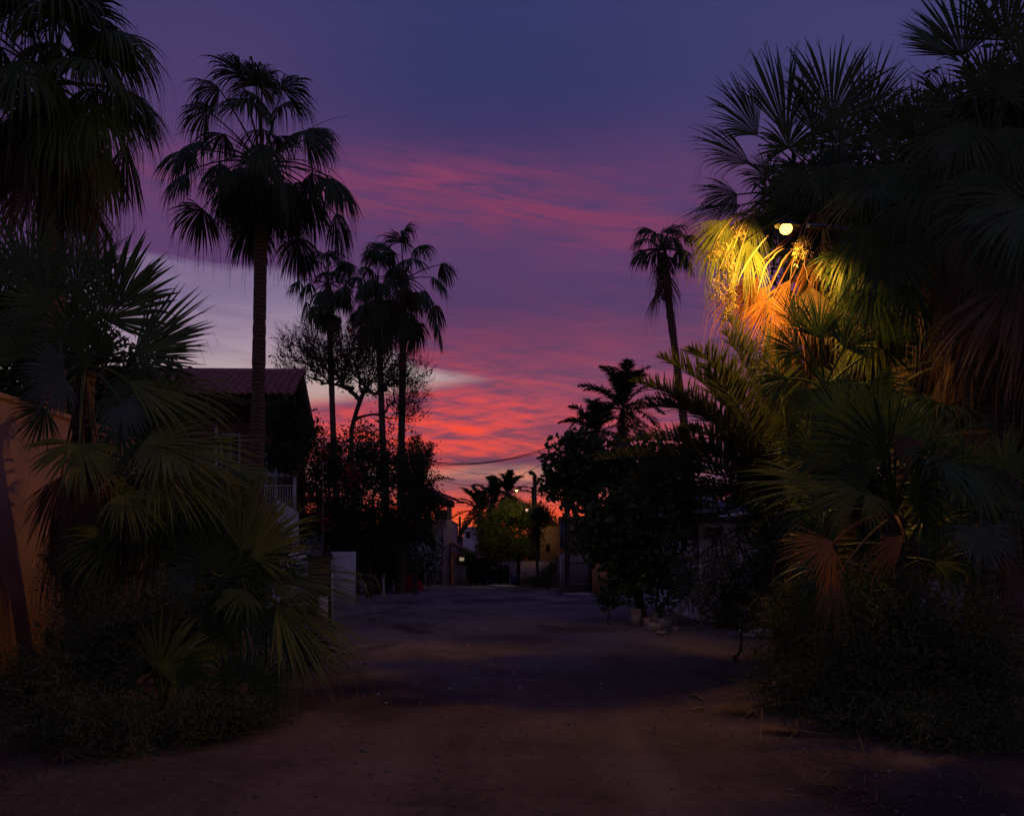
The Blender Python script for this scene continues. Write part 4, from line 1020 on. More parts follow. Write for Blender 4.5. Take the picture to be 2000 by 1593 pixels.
# ------------------------------------------------------------------ hand-placed fan leaves of the near palms
def near_palm(name, label, base, crown_c, fronds, tr, seed, mat='fan', trunk_mat_='trunk', skirt=None, group=None, pr=.016, tilt=(0,-1,.35)):
    root = thing(name, label, 'palm tree', tuple(base), group)
    mb = MB(); c = np.asarray(crown_c, float); b = np.asarray(base, float)
    trunk(mb, [b-UP*.1, (b+c)/2, c], tr, 14, .06, seed); mb.build('trunk', M[trunk_mat_], root, smooth=True)
    rng = np.random.default_rng(seed)
    for i, f in enumerate(fronds):
        (hx, hy, hd), (tx, ty, td) = f[0], f[1]; o = f[2] if len(f) > 2 else {}
        mb = MB(); hub = at(hx, hy, hd); tip = at(tx, ty, td)
        face = o.get('face', np.array(tilt)+rng.normal(0, .25, 3))
        fan(mb, hub, tip, o.get('n', 42), o.get('spread', 1.7), o.get('droop', .3), face, o.get('split', .5), seed*100+i, cup=o.get('cup', .12),
            K=10, thread=o.get('thread', .12), hang=o.get('hang', .15), wid=o.get('wid', 1.25))
        petiole(mb, c, hub, pr, o.get('sag', .12))
        mb.build('dead_frond' if o.get('mat', '').startswith('dead') else 'frond', M[o.get('mat', mat)], root)
    if skirt:
        mb = MB(); skirt_fans(mb, c, skirt[0], skirt[1], skirt[2], skirt[3], skirt[4], seed+7, spread=.55, tilt=skirt[5] if len(skirt) > 5 else .3, nseg=28, K=9); mb.build('dead_skirt', M['dead'], root)
    return root
D_ = dict
# left: young fan palm whose spiky leaves stand against the sky
d = 10.0
near_palm('fan_palm', 'spiky-leaved fan palm leaning over the ochre wall at the left', G(150, 11.2), at(165, 720, 10.3), [
    ((205,625,9.9),(292,455,9.8), D_(spread=1.5, droop=.10, split=.62)),
    ((150,570,10.2),(135,415,10.3), D_(spread=1.3, droop=.12)),
    ((60,560,10.4),(20,400,10.5), D_(spread=1.3, droop=.15)),
    ((95,600,10.0),(-20,520,9.9), D_(spread=1.6, droop=.2)),
    ((262,690,9.6),(430,612,9.5), D_(spread=1.1, droop=.05, split=.62)),
    ((255,705,9.8),(410,690,9.8), D_(spread=1.1, droop=.12, split=.6)),
    ((125,735,9.3),(20,770,9.2), D_(spread=1.8, droop=.3, mat='fan_gray', n=34)),
    ((230,600,10.4),(240,470,10.4), D_(spread=1.4, droop=.1)),
    ((60,650,10.0),(-60,640,10.0), D_(spread=1.8, droop=.2)),
    ((150,660,9.6),(80,560,9.5), D_(spread=1.9, droop=.15)),
    ((190,700,9.5),(140,610,9.4), D_(spread=1.9, droop=.15)),
    ((40,700,9.7),(10,600,9.7), D_(spread=1.8, droop=.15)),
    ((215,760,9.7),(330,800,9.6), D_(spread=1.5, droop=.25)),
    ((250,745,9.5),(480,825,9.2), D_(mat='fan_olive', face=(.45,-.7,.6), hang=.4, spread=.62, droop=.15, n=30, split=.5)),
    ((240,790,9.3),(285,860,9.2), D_(spread=1.7, droop=.3, mat='fan_gray', n=30)),
    ((90,800,9.8),(30,860,9.9), D_(spread=1.6, droop=.3, mat='fan')),
    ((155,868,9.0),(165,985,8.8), D_(spread=1.75, droop=.28, mat='fan_olive', n=40, face=(.62,-.75,.6), split=.55, cup=.05)),
    ((190,960,9.6),(200,1120,9.7), D_(spread=.9, droop=.3, mat='dead_dark')),
    ((120,930,9.9),(90,1090,10.1), D_(spread=.9, droop=.3, mat='dead_dark')),
    ((160,990,9.8),(150,1180,9.9), D_(spread=.8, droop=.3, mat='dead_dark')),
    ((215,1040,9.7),(175,1200,9.6), D_(spread=.5, droop=.2, mat='dead')),
    ], [.17, .14, .13], 71, skirt=(2.0, 3.2, 16, 1.1, .2, .2), group='fan palms of the left thicket')
near_palm('fan_palm', 'fan palm with broad olive leaves reaching right across the brick house', G(330, 10.4), at(300, 900, 9.8), [
    ((315,875,9.0),(490,930,8.6), D_(spread=1.2, droop=.22, mat='fan_olive', n=46, split=.6, face=(.6,-.6,.6))),
    ((300,905,9.0),(470,1010,8.7), D_(spread=1.0, droop=.3, mat='fan_olive', n=40, face=(.6,-.6,.6))),
    ((275,870,9.1),(430,850,8.9), D_(spread=1.3, droop=.2, n=44, mat='fan_olive', face=(.5,-.6,.6))),
    ((240,960,9.2),(340,1050,9.0), D_(spread=1.2, droop=.3, n=40, mat='fan_olive', face=(.5,-.6,.6))),
    ((300,820,9.6),(480,790,9.6), D_(spread=.6, droop=.15, n=30)),
    ((280,840,9.8),(360,760,10), D_(spread=1.5, droop=.15)),
    ((230,830,9.5),(330,900,9.2), D_(spread=1.4, droop=.25)),
    ((330,1000,9.5),(400,1110,9.4), D_(spread=1.3, droop=.3)),
    ((260,1000,9.6),(250,1120,9.6), D_(spread=1.4, droop=.4, mat='fan')),
    ((290,990,10),(200,1080,10), D_(spread=1.2, droop=.4)),
    ((330,930,9.3),(345,1050,9.2), D_(spread=.5, droop=.35, mat='fan_olive', n=16)),
    ((230,1020,9.9),(200,1180,9.9), D_(spread=.8, droop=.3, mat='dead_dark')),
    ], [.15, .13, .12], 72, skirt=(1.2, 2.5, 18, 1.1, .2, .3), group='fan palms of the left thicket')
near_palm('fan_palm', 'fan palm with upright green leaf before the white stair wall, mid left', G(450, 9.6), at(460, 1130, 9.2), [
    ((470,1075,9.0),(535,940,9.1), D_(mat='fan_olive', face=(.45,-.7,.6), hang=.4, spread=.95, droop=.06, split=.62)),
    ((490,1085,8.8),(630,1010,8.6), D_(mat='fan_olive', face=(.45,-.7,.6), hang=.4, spread=.95, droop=.10, split=.6)),
    ((480,1060,9.2),(470,960,9.3), D_(spread=1.2, droop=.1)),
    ((505,1130,8.7),(735,1150,8.3), D_(mat='fan_olive', face=(.45,-.7,.6), hang=.4, spread=.55, droop=.16, n=44, split=.5)),
    ((500,1110,8.8),(640,1090,8.7), D_(spread=1.0, droop=.15)),
    ((540,1180,8.6),(700,1335,8.2), D_(mat='fan_olive', face=(.45,-.7,.6), hang=.4, spread=.75, droop=.20, n=46)),
    ((520,1190,8.7),(620,1290,8.5), D_(spread=1.2, droop=.25)),
    ((425,1110,9.1),(370,1010,9.2), D_(spread=1.5, droop=.15)),
    ((400,1090,9.2),(320,1020,9.2), D_(spread=1.4, droop=.2)),
    ((380,1140,9.0),(290,1130,8.9), D_(spread=1.5, droop=.3, mat='fan_gray')),
    ((440,1170,8.7),(400,1270,8.6), D_(spread=1.6, droop=.35)),
    ((470,1190,8.6),(510,1290,8.5), D_(spread=1.5, droop=.3)),
    ((480,1150,8.5),(440,1230,8.4), D_(spread=1.2, droop=.35, mat='fan_olive', n=24)),
    ((560,1250,8.5),(690,1300,8.4), D_(spread=1.0, droop=.3)),
    ((400,1060,9.5),(420,960,9.5), D_(spread=1.4, droop=.15)),
    ], [.13, .12, .11], 73, group='fan palms of the left thicket')
near_palm('fan_palm', 'low young fan palm in front of the left thicket, near the ground', G(320, 8.2), at(320, 1380, 8.0), [
    ((310,1310,7.9),(390,1210,7.9), D_(mat='fan_olive', face=(.45,-.7,.6), hang=.4, spread=1.5, droop=.12, split=.6)),
    ((290,1290,8.1),(300,1170,8.2), D_(spread=1.4, droop=.15)),
    ((340,1300,7.9),(440,1260,7.8), D_(spread=1.4, droop=.2)),
    ((330,1360,7.6),(420,1400,7.4), D_(spread=1.0, droop=.25, mat='fan_olive', n=30)),
    ((260,1340,7.9),(180,1290,7.9), D_(spread=1.5, droop=.25)),
    ((370,1370,7.8),(470,1350,7.7), D_(spread=1.3, droop=.25)),
    ((280,1370,7.8),(230,1430,7.7), D_(spread=1.4, droop=.3)),
    ], [.08, .08, .07], 74, group='fan palms of the left thicket')
near_palm('fan_palm', 'small low fan palm spreading at the street edge of the left thicket', G(490, 8.4), at(480, 1370, 8.3), [
    ((490,1340,8.2),(560,1260,8.2), D_(spread=1.5, droop=.15)),
    ((500,1350,8.1),(590,1340,8.0), D_(spread=1.3, droop=.25)),
    ((460,1340,8.3),(420,1250,8.3), D_(spread=1.5, droop=.2)),
    ((470,1370,8.0),(430,1400,7.9), D_(spread=1.4, droop=.3)),
    ((510,1340,8.2),(530,1290,8.0), D_(spread=.6, droop=.15, mat='fan_olive', n=14)),
    ], [.07, .07, .06], 75, group='fan palms of the left thicket')

# right: the lamp-lit palm
gR = 'large fan palms of the right-hand clump'
near_palm('fan_palm', 'tall fan palm around the amber lamp, lit yellow from within', G(1655, 14.6), at(1630, 400, 14.2), [
    ((1535,265,14),(1508,90,14), D_(spread=.75, droop=.16, split=.6, n=36)),
    ((1625,235,14),(1640,75,14.2), D_(spread=1.15, droop=.14, split=.6)),
    ((1590,260,14.6),(1580,140,14.8), D_(spread=1.2, droop=.2)),
    ((1690,240,14.2),(1722,92,14.2), D_(spread=.7, droop=.2, split=.55)),
    ((1480,265,13.8),(1388,160,13.6), D_(spread=.9, droop=.22, split=.6)),
    ((1465,320,13.6),(1338,250,13.4), D_(spread=.85, droop=.30, split=.55, thread=.4)),
    ((1450,400,13.8),(1300,440,13.5), D_(spread=.6, droop=.42, thread=.4, split=.4)),
    ((1440,380,14.0),(1345,385,13.8), D_(spread=1.1, droop=.45, thread=.4)),
    ((1430,440,13.6),(1360,520,13.5), D_(spread=1.0, droop=.5, thread=.4, mat='fan_olive')),
    ((1455,450,13.9),(1420,570,13.9), D_(spread=.9, droop=.5, thread=.4)),
    ((1540,290,13.2),(1545,200,13.1), D_(spread=2.0, droop=.25, cup=.0)),
    ((1560,330,13.5),(1500,400,13.2), D_(spread=1.5, droop=.5)),
    ((1610,330,13.2),(1600,430,13.0), D_(spread=1.5, droop=.5)),
    ((1660,320,13.6),(1690,440,13.4), D_(spread=1.5, droop=.6)),
    ((1700,290,14),(1790,250,14), D_(spread=1.3, droop=.35)),
    ((1710,350,14),(1780,440,14), D_(spread=1.4, droop=.6)),
    ((1500,350,14.5),(1440,300,14.6), D_(spread=1.4, droop=.4)),
    ((1640,280,13.6),(1650,190,13.6), D_(spread=1.7, droop=.3)),
    ((1570,400,15.2),(1520,520,15.4), D_(spread=1.2, droop=.6)),
    ((1490,420,14.8),(1470,540,14.9), D_(spread=1.1, droop=.6)),
    ((1480,540,13.6),(1400,665,13.5), D_(spread=.65, droop=.2, mat='dead_orange', n=34)),
    ((1500,560,13.4),(1420,640,13.5), D_(spread=.6, droop=.3, mat='dead_orange', n=30)),
    ((1545,545,13.2),(1455,685,13.0), D_(spread=.42, droop=.15, mat='dead_orange', n=24)),
    ((1580,560,13.5),(1540,690,13.5), D_(spread=.6, droop=.25, mat='dead', n=26)),
    ((1470,540,13.3),(1400,650,13.1), D_(spread=.8, droop=.35, mat='dead_orange', n=30, wid=.75, split=.25, thread=.6)),
    ((1510,580,13.0),(1470,700,12.7), D_(spread=.8, droop=.35, mat='dead_orange', n=30, wid=.75, split=.25, thread=.6)),
    ((1540,600,12.9),(1520,700,12.7), D_(spread=.7, droop=.3, mat='dead_orange', n=30, wid=.7, split=.25)),
    ((1585,560,13.1),(1590,680,12.9), D_(spread=.8, droop=.3, mat='dead', n=36)),
    ((1420,430,12.9),(1345,520,12.7), D_(spread=.9, droop=.6, mat='fan_olive', n=40, thread=.5, split=.35)),
    ((1470,420,13.1),(1420,520,13.0), D_(spread=1.1, droop=.6, mat='fan_olive', n=40, thread=.5, split=.35)),
    ((1410,455,13.0),(1390,570,12.9), D_(spread=.9, droop=.5, mat='fan_olive', n=40, thread=.4)),
    ((1460,470,12.9),(1455,590,12.8), D_(spread=.7, droop=.5, mat='fan_olive', n=36, thread=.4)),
    ((1610,470,13.9),(1590,620,13.7), D_(spread=.5, droop=.2, mat='dead', n=26)),
    ((1655,470,13.8),(1640,610,13.6), D_(spread=.45, droop=.2, mat='dead', n=26)),
    ((1600,500,13.6),(1560,600,13.4), D_(spread=.5, droop=.2, mat='dead_orange', n=22)),
    ((1690,480,14.0),(1690,640,13.9), D_(spread=.5, droop=.2, mat='dead_dark', n=26)),
    ], [.24, .22, .22], 81, group=gR, skirt=(4.7, 7.2, 34, 1.25, .3, .25), tilt=(0, -1, .4))
lit = bpy.data.objects['fan_palm.010'] if 'fan_palm.010' in bpy.data.objects else None
root = [o for o in sc.objects if o.get('label', '').startswith('tall fan palm around the amber lamp')][0]
rng = np.random.default_rng(12)
for j, (px, py, d, l, s) in enumerate([(1400,485,13.3,.34,.09),(1432,505,13.3,.36,.09),(1405,548,13.3,.42,.09),(1430,575,13.3,.4,.07),(1420,600,13.4,.4,.06),(1610,490,13.6,.5,.11),(1570,470,13.3,.25,.08),(1560,480,13.2,.3,.06),(1440,440,13.6,.3,.07),(1625,520,13.5,.5,.09)]):
    mb = MB(); d = d-.75; p = at(px, py, d); top = at(1480, 410, 13.2) if px < 1500 else at(1600, 420, 13.9)
    mb.tube(bez(top, (top+p)/2+UP*.4, p+UP*l*.4, 8), .010, 4, cap=False)
    for k in range(9):
        e = p+np.array([rng.normal(0, s), rng.normal(0, s), -rng.uniform(0, l*.7)]); mb.tube(bez(p+UP*l*.35, (p+e)/2+rng.normal(0, s*.4, 3)+UP*.04, e, 5), .004, 3, cap=False)
        C = e+rng.normal(0, 1, (16, 3))*np.array([.022, .022, .05])+UP*.04; leaves(mb, C, .06, rng, .25, .9)
    mb.build('flower_cluster', M['straw'], root)
mb = MB()
for (x0, y0, x1, y1, x2, y2) in ((1528,480,1462,515,1466,600),(1532,485,1490,500,1478,585),(1546,490,1500,525,1498,650),(1556,480,1545,540,1524,600),(1500,460,1446,520,1448,560),(1605,440,1612,500,1596,610),(1585,440,1562,500,1576,560)):
    k_ = rng.uniform(.5, 1.5); C = bez(at(x0, y0, 12.7), at(x1, y1, 12.45+rng.uniform(-.1, .4)), at(x2, y2, 12.6+rng.uniform(-.2, .5)), 10); C[3:] += np.cumsum(rng.normal(0, .012, (7, 3)), 0); s = nrm([rng.uniform(.3, 1), rng.uniform(.2, 1), 0])*.013*k_
    w_ = np.array([.5,.8,1,1.1,1,1.1,1,.8,.5,.1])[:, None]*s
    mb.grid(np.stack([C-w_, C+np.array([0, -.006, 0]), C+w_], 1)[None])
mb.build('hanging_straps', M['straw'], root)

near_palm('fan_palm', 'largest near fan palm filling the upper right corner', G(1960, 10.6), at(1930, 330, 10.4), [
    ((1880,125,10),(1748,50,9.8), D_(spread=1.0, droop=.10, split=.6, n=46)),
    ((1880,110,10.3),(1850,-30,10.4), D_(spread=1.2, droop=.1, split=.62, n=46)),
    ((1965,80,10),(1940,-80,10), D_(spread=1.2, droop=.12)),
    ((1990,120,9.8),(2090,20,9.8), D_(spread=1.5, droop=.2)),
    ((1860,215,10),(1770,130,10), D_(spread=1.1, droop=.25)),
    ((1830,265,10),(1775,360,9.9), D_(spread=1.2, droop=.6, thread=.4)),
    ((1885,240,9.7),(1860,380,9.5), D_(spread=1.2, droop=.6, thread=.4)),
    ((1960,250,9.6),(1970,400,9.4), D_(spread=1.3, droop=.6, thread=.4)),
    ((2010,280,9.6),(2040,420,9.4), D_(spread=1.3, droop=.6)),
    ((1840,330,9.8),(1820,470,9.6), D_(spread=1.1, droop=.6, thread=.4)),
    ((1905,330,9.4),(1900,470,9.2), D_(spread=1.1, droop=.6, thread=.4)),
    ((1832,300,9.2),(1868,275,9.1), D_(spread=1.6, droop=.1, n=30, mat='fan_gray')),
    ((1950,420,8.8),(1790,480,8.4), D_(spread=1.0, droop=.38, n=44, thread=.3)),
    ((2020,400,8.6),(1880,510,8.2), D_(spread=1.1, droop=.30, n=46, split=.6)),
    ((2030,470,8.8),(1960,600,8.6), D_(spread=1.2, droop=.4)),
    ((1930,170,9.6),(1900,60,9.5), D_(spread=1.7, droop=.2)),
    ((1960,190,9.4),(2000,120,9.3), D_(spread=1.9, droop=.3)),
    ((1990,540,9.2),(1860,730,8.9), D_(spread=.7, droop=.22, mat='dead', n=26, wid=1.4, hang=.4)),
    ((2010,560,9.2),(1930,790,9.0), D_(spread=.6, droop=.2, mat='dead', n=26, wid=1.4, hang=.4)),
    ((2040,560,9.3),(2000,830,9.2), D_(spread=.6, droop=.2, mat='dead', n=26, wid=1.4, hang=.4)),
    ((1980,600,9.6),(1880,760,9.6), D_(spread=.7, droop=.3, mat='dead', n=24, wid=1.4, hang=.4)),
    ((1960,520,9.8),(1850,640,9.8), D_(spread=.7, droop=.3, mat='dead_dark', n=40)),
    ((2060,620,9.3),(1990,800,9.2), D_(spread=.9, droop=.3, mat='dead', n=24, wid=1.4, hang=.4)),
    ], [.26, .24, .24], 82, group=gR, skirt=(4.3, 5.9, 40, 1.2, .35, .35), tilt=(-.1, -1, .35))
near_palm('fan_palm', 'middle fan palm of the right clump with hanging dull leaves', G(1770, 12.8), at(1770, 400, 12.6), [
    ((1740,270,12.6),(1700,170,12.6), D_(spread=1.3, droop=.3)),
    ((1790,260,12.6),(1810,150,12.6), D_(spread=1.3, droop=.3)),
    ((1750,330,12.2),(1720,450,12), D_(spread=1.4, droop=.6, thread=.4)),
    ((1800,330,12.2),(1800,450,12), D_(spread=1.4, droop=.6, thread=.4)),
    ((1840,300,12.4),(1880,400,12.2), D_(spread=1.4, droop=.5)),
    ((1720,410,12.2),(1690,530,12), D_(spread=1.3, droop=.6)),
    ((1770,420,12),(1760,550,11.9), D_(spread=1.3, droop=.6)),
    ((1820,420,12),(1830,560,11.9), D_(spread=1.3, droop=.6)),
    ((1860,450,12),(1890,580,11.9), D_(spread=1.3, droop=.6)),
    ((1740,500,12),(1700,620,11.9), D_(spread=1.1, droop=.5, mat='dead_dark')),
    ((1800,520,12),(1800,660,11.9), D_(spread=1.0, droop=.5, mat='dead_dark')),
    ((1850,540,12),(1840,700,11.9), D_(spread=1.0, droop=.5, mat='dead_dark')),
    ((1690,560,12.6),(1670,680,12.5), D_(spread=1.0, droop=.5, mat='fan')),
    ((1700,440,10.9),(1715,590,10.7), D_(spread=1.3, droop=.6, thread=.4)),
    ((1740,480,10.7),(1760,640,10.5), D_(spread=1.3, droop=.6, thread=.4)),
    ((1710,560,10.8),(1725,700,10.6), D_(spread=1.3, droop=.5, thread=.4)),
    ((1780,560,10.6),(1790,710,10.4), D_(spread=1.3, droop=.5, thread=.4)),
    ((1760,400,10.8),(1790,530,10.7), D_(spread=1.4, droop=.6)),
    ], [.22, .2, .2], 83, group=gR)
# right understory
gU = 'young fan palms under the right clump'
near_palm('fan_palm', 'young fan palm with wide dark leaves and two orange dead ones, right undergrowth', G(1730, 8.6), at(1745, 1010, 8.5), [
    ((1735,885,8.0),(1545,815,7.9), D_(spread=1.3, droop=.12, n=46, split=.55)),
    ((1720,870,8.2),(1640,745,8.2), D_(spread=1.2, droop=.1, n=44)),
    ((1750,860,8.4),(1760,740,8.4), D_(spread=1.3, droop=.12)),
    ((1700,940,8.0),(1560,900,7.9), D_(spread=1.1, droop=.15, n=44)),
    ((1620,955,7.8),(1430,925,7.8), D_(spread=.42, droop=.22, n=24, mat='fan_olive')),
    ((1680,965,7.6),(1560,985,7.5), D_(spread=.75, droop=.35, n=34, mat='fan_olive', hang=.4)),
    ((1690,968,7.5),(1745,1035,7.4), D_(spread=.8, droop=.4, n=26, mat='fan_olive', hang=.4)),
    ((1628,1058,7.4),(1520,1090,7.4), D_(spread=.75, droop=.15, n=34, mat='dead_orange', split=.45)),
    ((1625,1062,7.5),(1600,1165,7.5), D_(spread=.9, droop=.15, n=32, mat='dead_orange')),
    ((1765,1045,7.6),(1690,1115,7.6), D_(spread=.6, droop=.15, n=30, mat='dead_orange')),
    ((1640,1120,7.9),(1600,1230,7.9), D_(spread=.6, droop=.3, n=30, mat='dead')),
    ((1790,860,8.3),(1770,950,8.2), D_(spread=1.6, droop=.3, n=30, mat='dead_dark')),
    ((1800,900,8.6),(1880,820,8.7), D_(spread=1.5, droop=.2)),
    ((1650,830,9),(1560,720,9), D_(spread=1.4, droop=.15)),
    ((1600,900,9.2),(1500,840,9.3), D_(spread=1.4, droop=.2)),
    ], [.14, .12, .12], 84, group=gU)
near_palm('fan_palm', 'grey-green young fan palm at the right edge of the undergrowth', G(1920, 8.8), at(1915, 1000, 8.6), [
    ((1913,1030,7.6),(1925,1125,7.5), D_(spread=1.75, droop=.12, n=40, mat='fan_gray', face=(0,-1,.3), split=.5, cup=.02)),
    ((1880,930,8.5),(1830,830,8.5), D_(spread=1.5, droop=.2)),
    ((1960,920,8.5),(2010,830,8.5), D_(spread=1.5, droop=.2)),
    ((1840,1010,8.3),(1780,1060,8.2), D_(spread=1.4, droop=.3)),
    ((1990,1000,8.3),(2070,1010,8.2), D_(spread=1.4, droop=.3)),
    ((1890,1140,8.1),(1940,1290,8.0), D_(spread=.5, droop=.2, n=34, mat='dead_dark')),
    ((1910,1180,8.2),(1915,1340,8.1), D_(spread=.4, droop=.2, n=30, mat='dead_dark')),
    ((1980,1100,8.4),(2000,1260,8.3), D_(spread=.5, droop=.2, n=34, mat='dead_dark')),
    ], [.15, .14, .13], 85, group=gU)
near_palm('fan_palm', 'dim fan palm with bent leaf tips below the lit one, behind the feather palm', G(1600, 11.6), at(1610, 760, 11.4), [
    ((1560,690,11),(1480,650,10.9), D_(spread=1.1, droop=.3)),
    ((1600,660,11.2),(1600,560,11.3), D_(spread=1.4, droop=.15)),
    ((1560,640,11.4),(1530,560,11.5), D_(spread=.9, droop=.15)),
    ((1650,680,11),(1720,610,11), D_(spread=1.4, droop=.3)),
    ((1640,740,10.8),(1680,840,10.7), D_(spread=1.3, droop=.6, hang=.6)),
    ((1590,760,10.8),(1560,860,10.7), D_(spread=1.3, droop=.5, hang=.6)),
    ((1540,740,11),(1450,770,10.9), D_(spread=1.0, droop=.35)),
    ((1700,750,11),(1790,800,11), D_(spread=1.4, droop=.5)),
    ((1720,680,11.6),(1800,620,11.6), D_(spread=1.5, droop=.4)),
    ((1630,850,11),(1600,950,11), D_(spread=1.3, droop=.5, mat='dead_dark')),
    ], [.2, .18, .17], 86, group=gU)
def by_label(s): return [o for o in sc.objects if o.get('label', '').startswith(s)][0]
gr = ['fan', 'fan', 'fan', 'fan_olive']
fill_fronds(by_label('tall fan palm around'), '', (X(1655, 14.3), 14.3), 2.5, 6.0, 16, 1.1, gr, 401)
fill_fronds(by_label('tall fan palm around'), '', (X(1650, 14.8), 14.8), 6.5, 8.8, 14, 1.1, gr, 402, droop=(.5, .9), toward=-120)
fill_fronds(by_label('middle fan palm'), '', (X(1770, 12.5), 12.5), 2.0, 5.0, 14, 1.0, gr+['dead_dark'], 403)
fill_fronds(by_label('middle fan palm'), '', (X(1770, 12.5), 12.5), 5.4, 7.6, 14, 1.0, gr, 404, droop=(.5, .9))
fill_fronds(by_label('largest near fan palm'), '', (X(1965, 10.4), 10.4), 1.2, 3.6, 12, .95, ['fan', 'fan', 'dead_dark', 'dead'], 405)
fill_fronds(by_label('young fan palm with wide'), '', (X(1740, 8.8), 8.8), 1.2, 2.6, 12, .8, ['fan'], 406, r_out=(.3, .8))
fill_fronds(by_label('spiky-leaved'), '', (X(165, 10.8), 10.8), 2.2, 3.6, 9, .75, ['fan', 'fan', 'dead_dark', 'fan_olive'], 407, toward=-25, arc=60, r_out=(.3, .8))
fill_fronds(by_label('fan palm with broad olive'), '', (X(320, 10.2), 10.2), 1.0, 2.6, 14, .85, ['fan', 'fan', 'fan_olive'], 408, toward=-60, r_out=(.3, .8))
fill_fronds(by_label('fan palm with upright'), '', (X(455, 9.5), 9.5), .5, 1.4, 10, .75, ['fan', 'fan', 'fan_olive'], 409, toward=-70, r_out=(.3, .7), el=(-30, 40))
# fallen dead leaf on the ground
mb = MB(); fan(mb, at(1765, 1392, 7.6), at(1780, 1465, 7.2), 30, .95, .1, (0,-.6,1), .5, 5)
tag(mb.build('fallen_frond', M['dead']), 'fallen brown fan leaf resting against the scrub, lower right', 'palm frond')
for h_, t_, lab in [((1470,1392,8.4),(1395,1405,8.5),'dry fan leaf lying flat at the right street edge'),((1560,1440,7.3),(1500,1425,7.4),'dry fan leaf on the litter under the right-hand scrub'),((120,1478,6.5),(190,1490,6.3),'dry fan leaf lying on the soil at the bottom left')]:
    mb = MB(); h0 = G(h_[0], 2560/(h_[1]-1090))+UP*.06; t0 = G(t_[0], 2560/(t_[1]-1090))+UP*.05
    fan(mb, h0, h0+nrm(t0-h0)*.5, 24, .8, .02, (0,-.1,1), .5, int(h_[0]), cup=.05); mb.tube([h0+UP*0, h0-nrm(t0-h0)*.35+UP*.02], .01, 4)
    tag(mb.build('fallen_frond', M['dead']), lab, 'palm frond', 'fallen dry leaves')

# ------------------------------------------------------------------ feather palms
def feather_palm(name, label, base, c, fr, mat, seed, tr=(.2,.18), n=60, ll=.4, droop=.3, width=.014, group=None, crown_one=False, **kw):
    root = thing(name, label, 'palm tree', tuple(base), group); b = np.asarray(base, float); c = np.asarray(c, float)
    mb = MB(); trunk(mb, [b-UP*.1, (b+c)/2, c], [tr[0]*1.2, tr[0], tr[1]], 12, .06, seed); mb.build('trunk', M['trunk'], root, smooth=True)
    one = MB()
    for i, (m_, e) in enumerate(fr):
        mb = one if crown_one else MB()
        feather(mb, c, m_, e, n, ll, droop, seed*50+i, width, **kw)
        if not crown_one: mb.build('frond', M[mat], root)
    if crown_one: one.build('crown', M[mat], root)
    return root
c = at(1540, 985, 12.2); fr = []
for (mx_, my, md, ex, ey, ed) in [(1475,730,12,1345,685,11.6),(1420,790,11.8,1245,748,11.2),(1400,830,11.4,1215,865,10.8),(1400,790,11,1150,1000,10.2),(1390,860,11,1165,900,10.4),
        (1440,960,10.8,1310,1060,10.4),(1400,1020,10.4,1310,1235,10.2),(1450,1010,11.2,1325,1120,10.8),(1540,780,12.6,1500,640,13),(1500,760,12.5,1415,650,12.4),(1600,800,12,1660,700,12),(1620,850,11.5,1720,860,11.2),(1350,930,11.6,1180,985,11.2),(1480,850,11.6,1330,840,11.0)]:
    fr.append((at(mx_, my, md), at(ex, ey, ed)))
for (mx_, my, md, ex, ey, ed) in [(1440,760,12.2,1290,700,12),(1400,760,12,1245,800,11.6),(1450,820,12.4,1300,790,12.4),(1460,800,11.2,1380,720,10.9),(1380,880,12,1230,950,11.8),(1420,840,11.5,1270,900,11.2),(1480,700,12.6,1420,620,12.8),(1440,930,11.2,1250,1000,10.8),(1450,1000,11,1370,1180,10.6)]:
    fr.append((at(mx_, my, md), at(ex, ey, ed)))
feather_palm('date_palm', 'date palm with long feathery arching leaves reaching over the street from the right', G(1545, 12.4), c, fr, 'date', 91, (.22, .2), n=100, ll=.56, droop=.16, width=.013, vee=.45, fwd=.75)
def rnd_feather(c, n, L, seed, lo=-30, hi=80, bend=.5):
    rng = np.random.default_rng(seed); out = []
    for i in range(n):
        az = i*2.39996+rng.normal(0, .1); el = math.radians(hi+(lo-hi)*i/max(1, n-1)+rng.normal(0, 6)); l = L*rng.uniform(.8, 1.1)
        o = np.array([math.cos(az), math.sin(az), 0]); d = o*math.cos(el)+UP*math.sin(el)
        out.append((c+d*l*.55+UP*l*.12, c+d*l*.8+o*l*.22-UP*l*bend*rng.uniform(.4, 1)*(1.1-math.sin(max(0, el)))))
    return out
for lab, px, d, hx, hy, L, n, sd in [('upper coconut palm beyond the big-leaved tree, against the pink sky', 1220, 42, 1216, 800, 2.9, 24, 101),
        ('lower coconut palm beyond the big-leaved tree, left of the taller one', 1165, 44, 1163, 845, 2.3, 22, 102)]:
    c = at(hx, hy, d); feather_palm('coconut_palm', lab, G(px, d), c, rnd_feather(c, n, L, sd, -25, 85, .35), 'coco', sd, (.16, .13), n=64, ll=.62, droop=.4, width=.032, crown_one=True, group='coconut palms beyond the big-leaved tree')
c = at(822, 968, 45)
feather_palm('coconut_palm', 'coconut palm by the mauve corner house, one leaf arching out to the right', G(815, 45), c,
    [(at(848, 925, 45), at(886, 937, 44)), (at(815, 900, 45), at(838, 880, 44)), (at(800, 920, 45), at(770, 930, 45)), (at(830, 900, 45), at(845, 865, 45.5)), (at(840, 950, 44), at(850, 1005, 44)), (at(855, 965, 44), at(868, 1030, 44)), (at(805, 880, 45), at(815, 850, 46)), (at(790, 960, 44), at(770, 1010, 43))], 'coco', 103, (.15, .13), n=60, ll=.7, droop=.5, width=.022, crown_one=True)
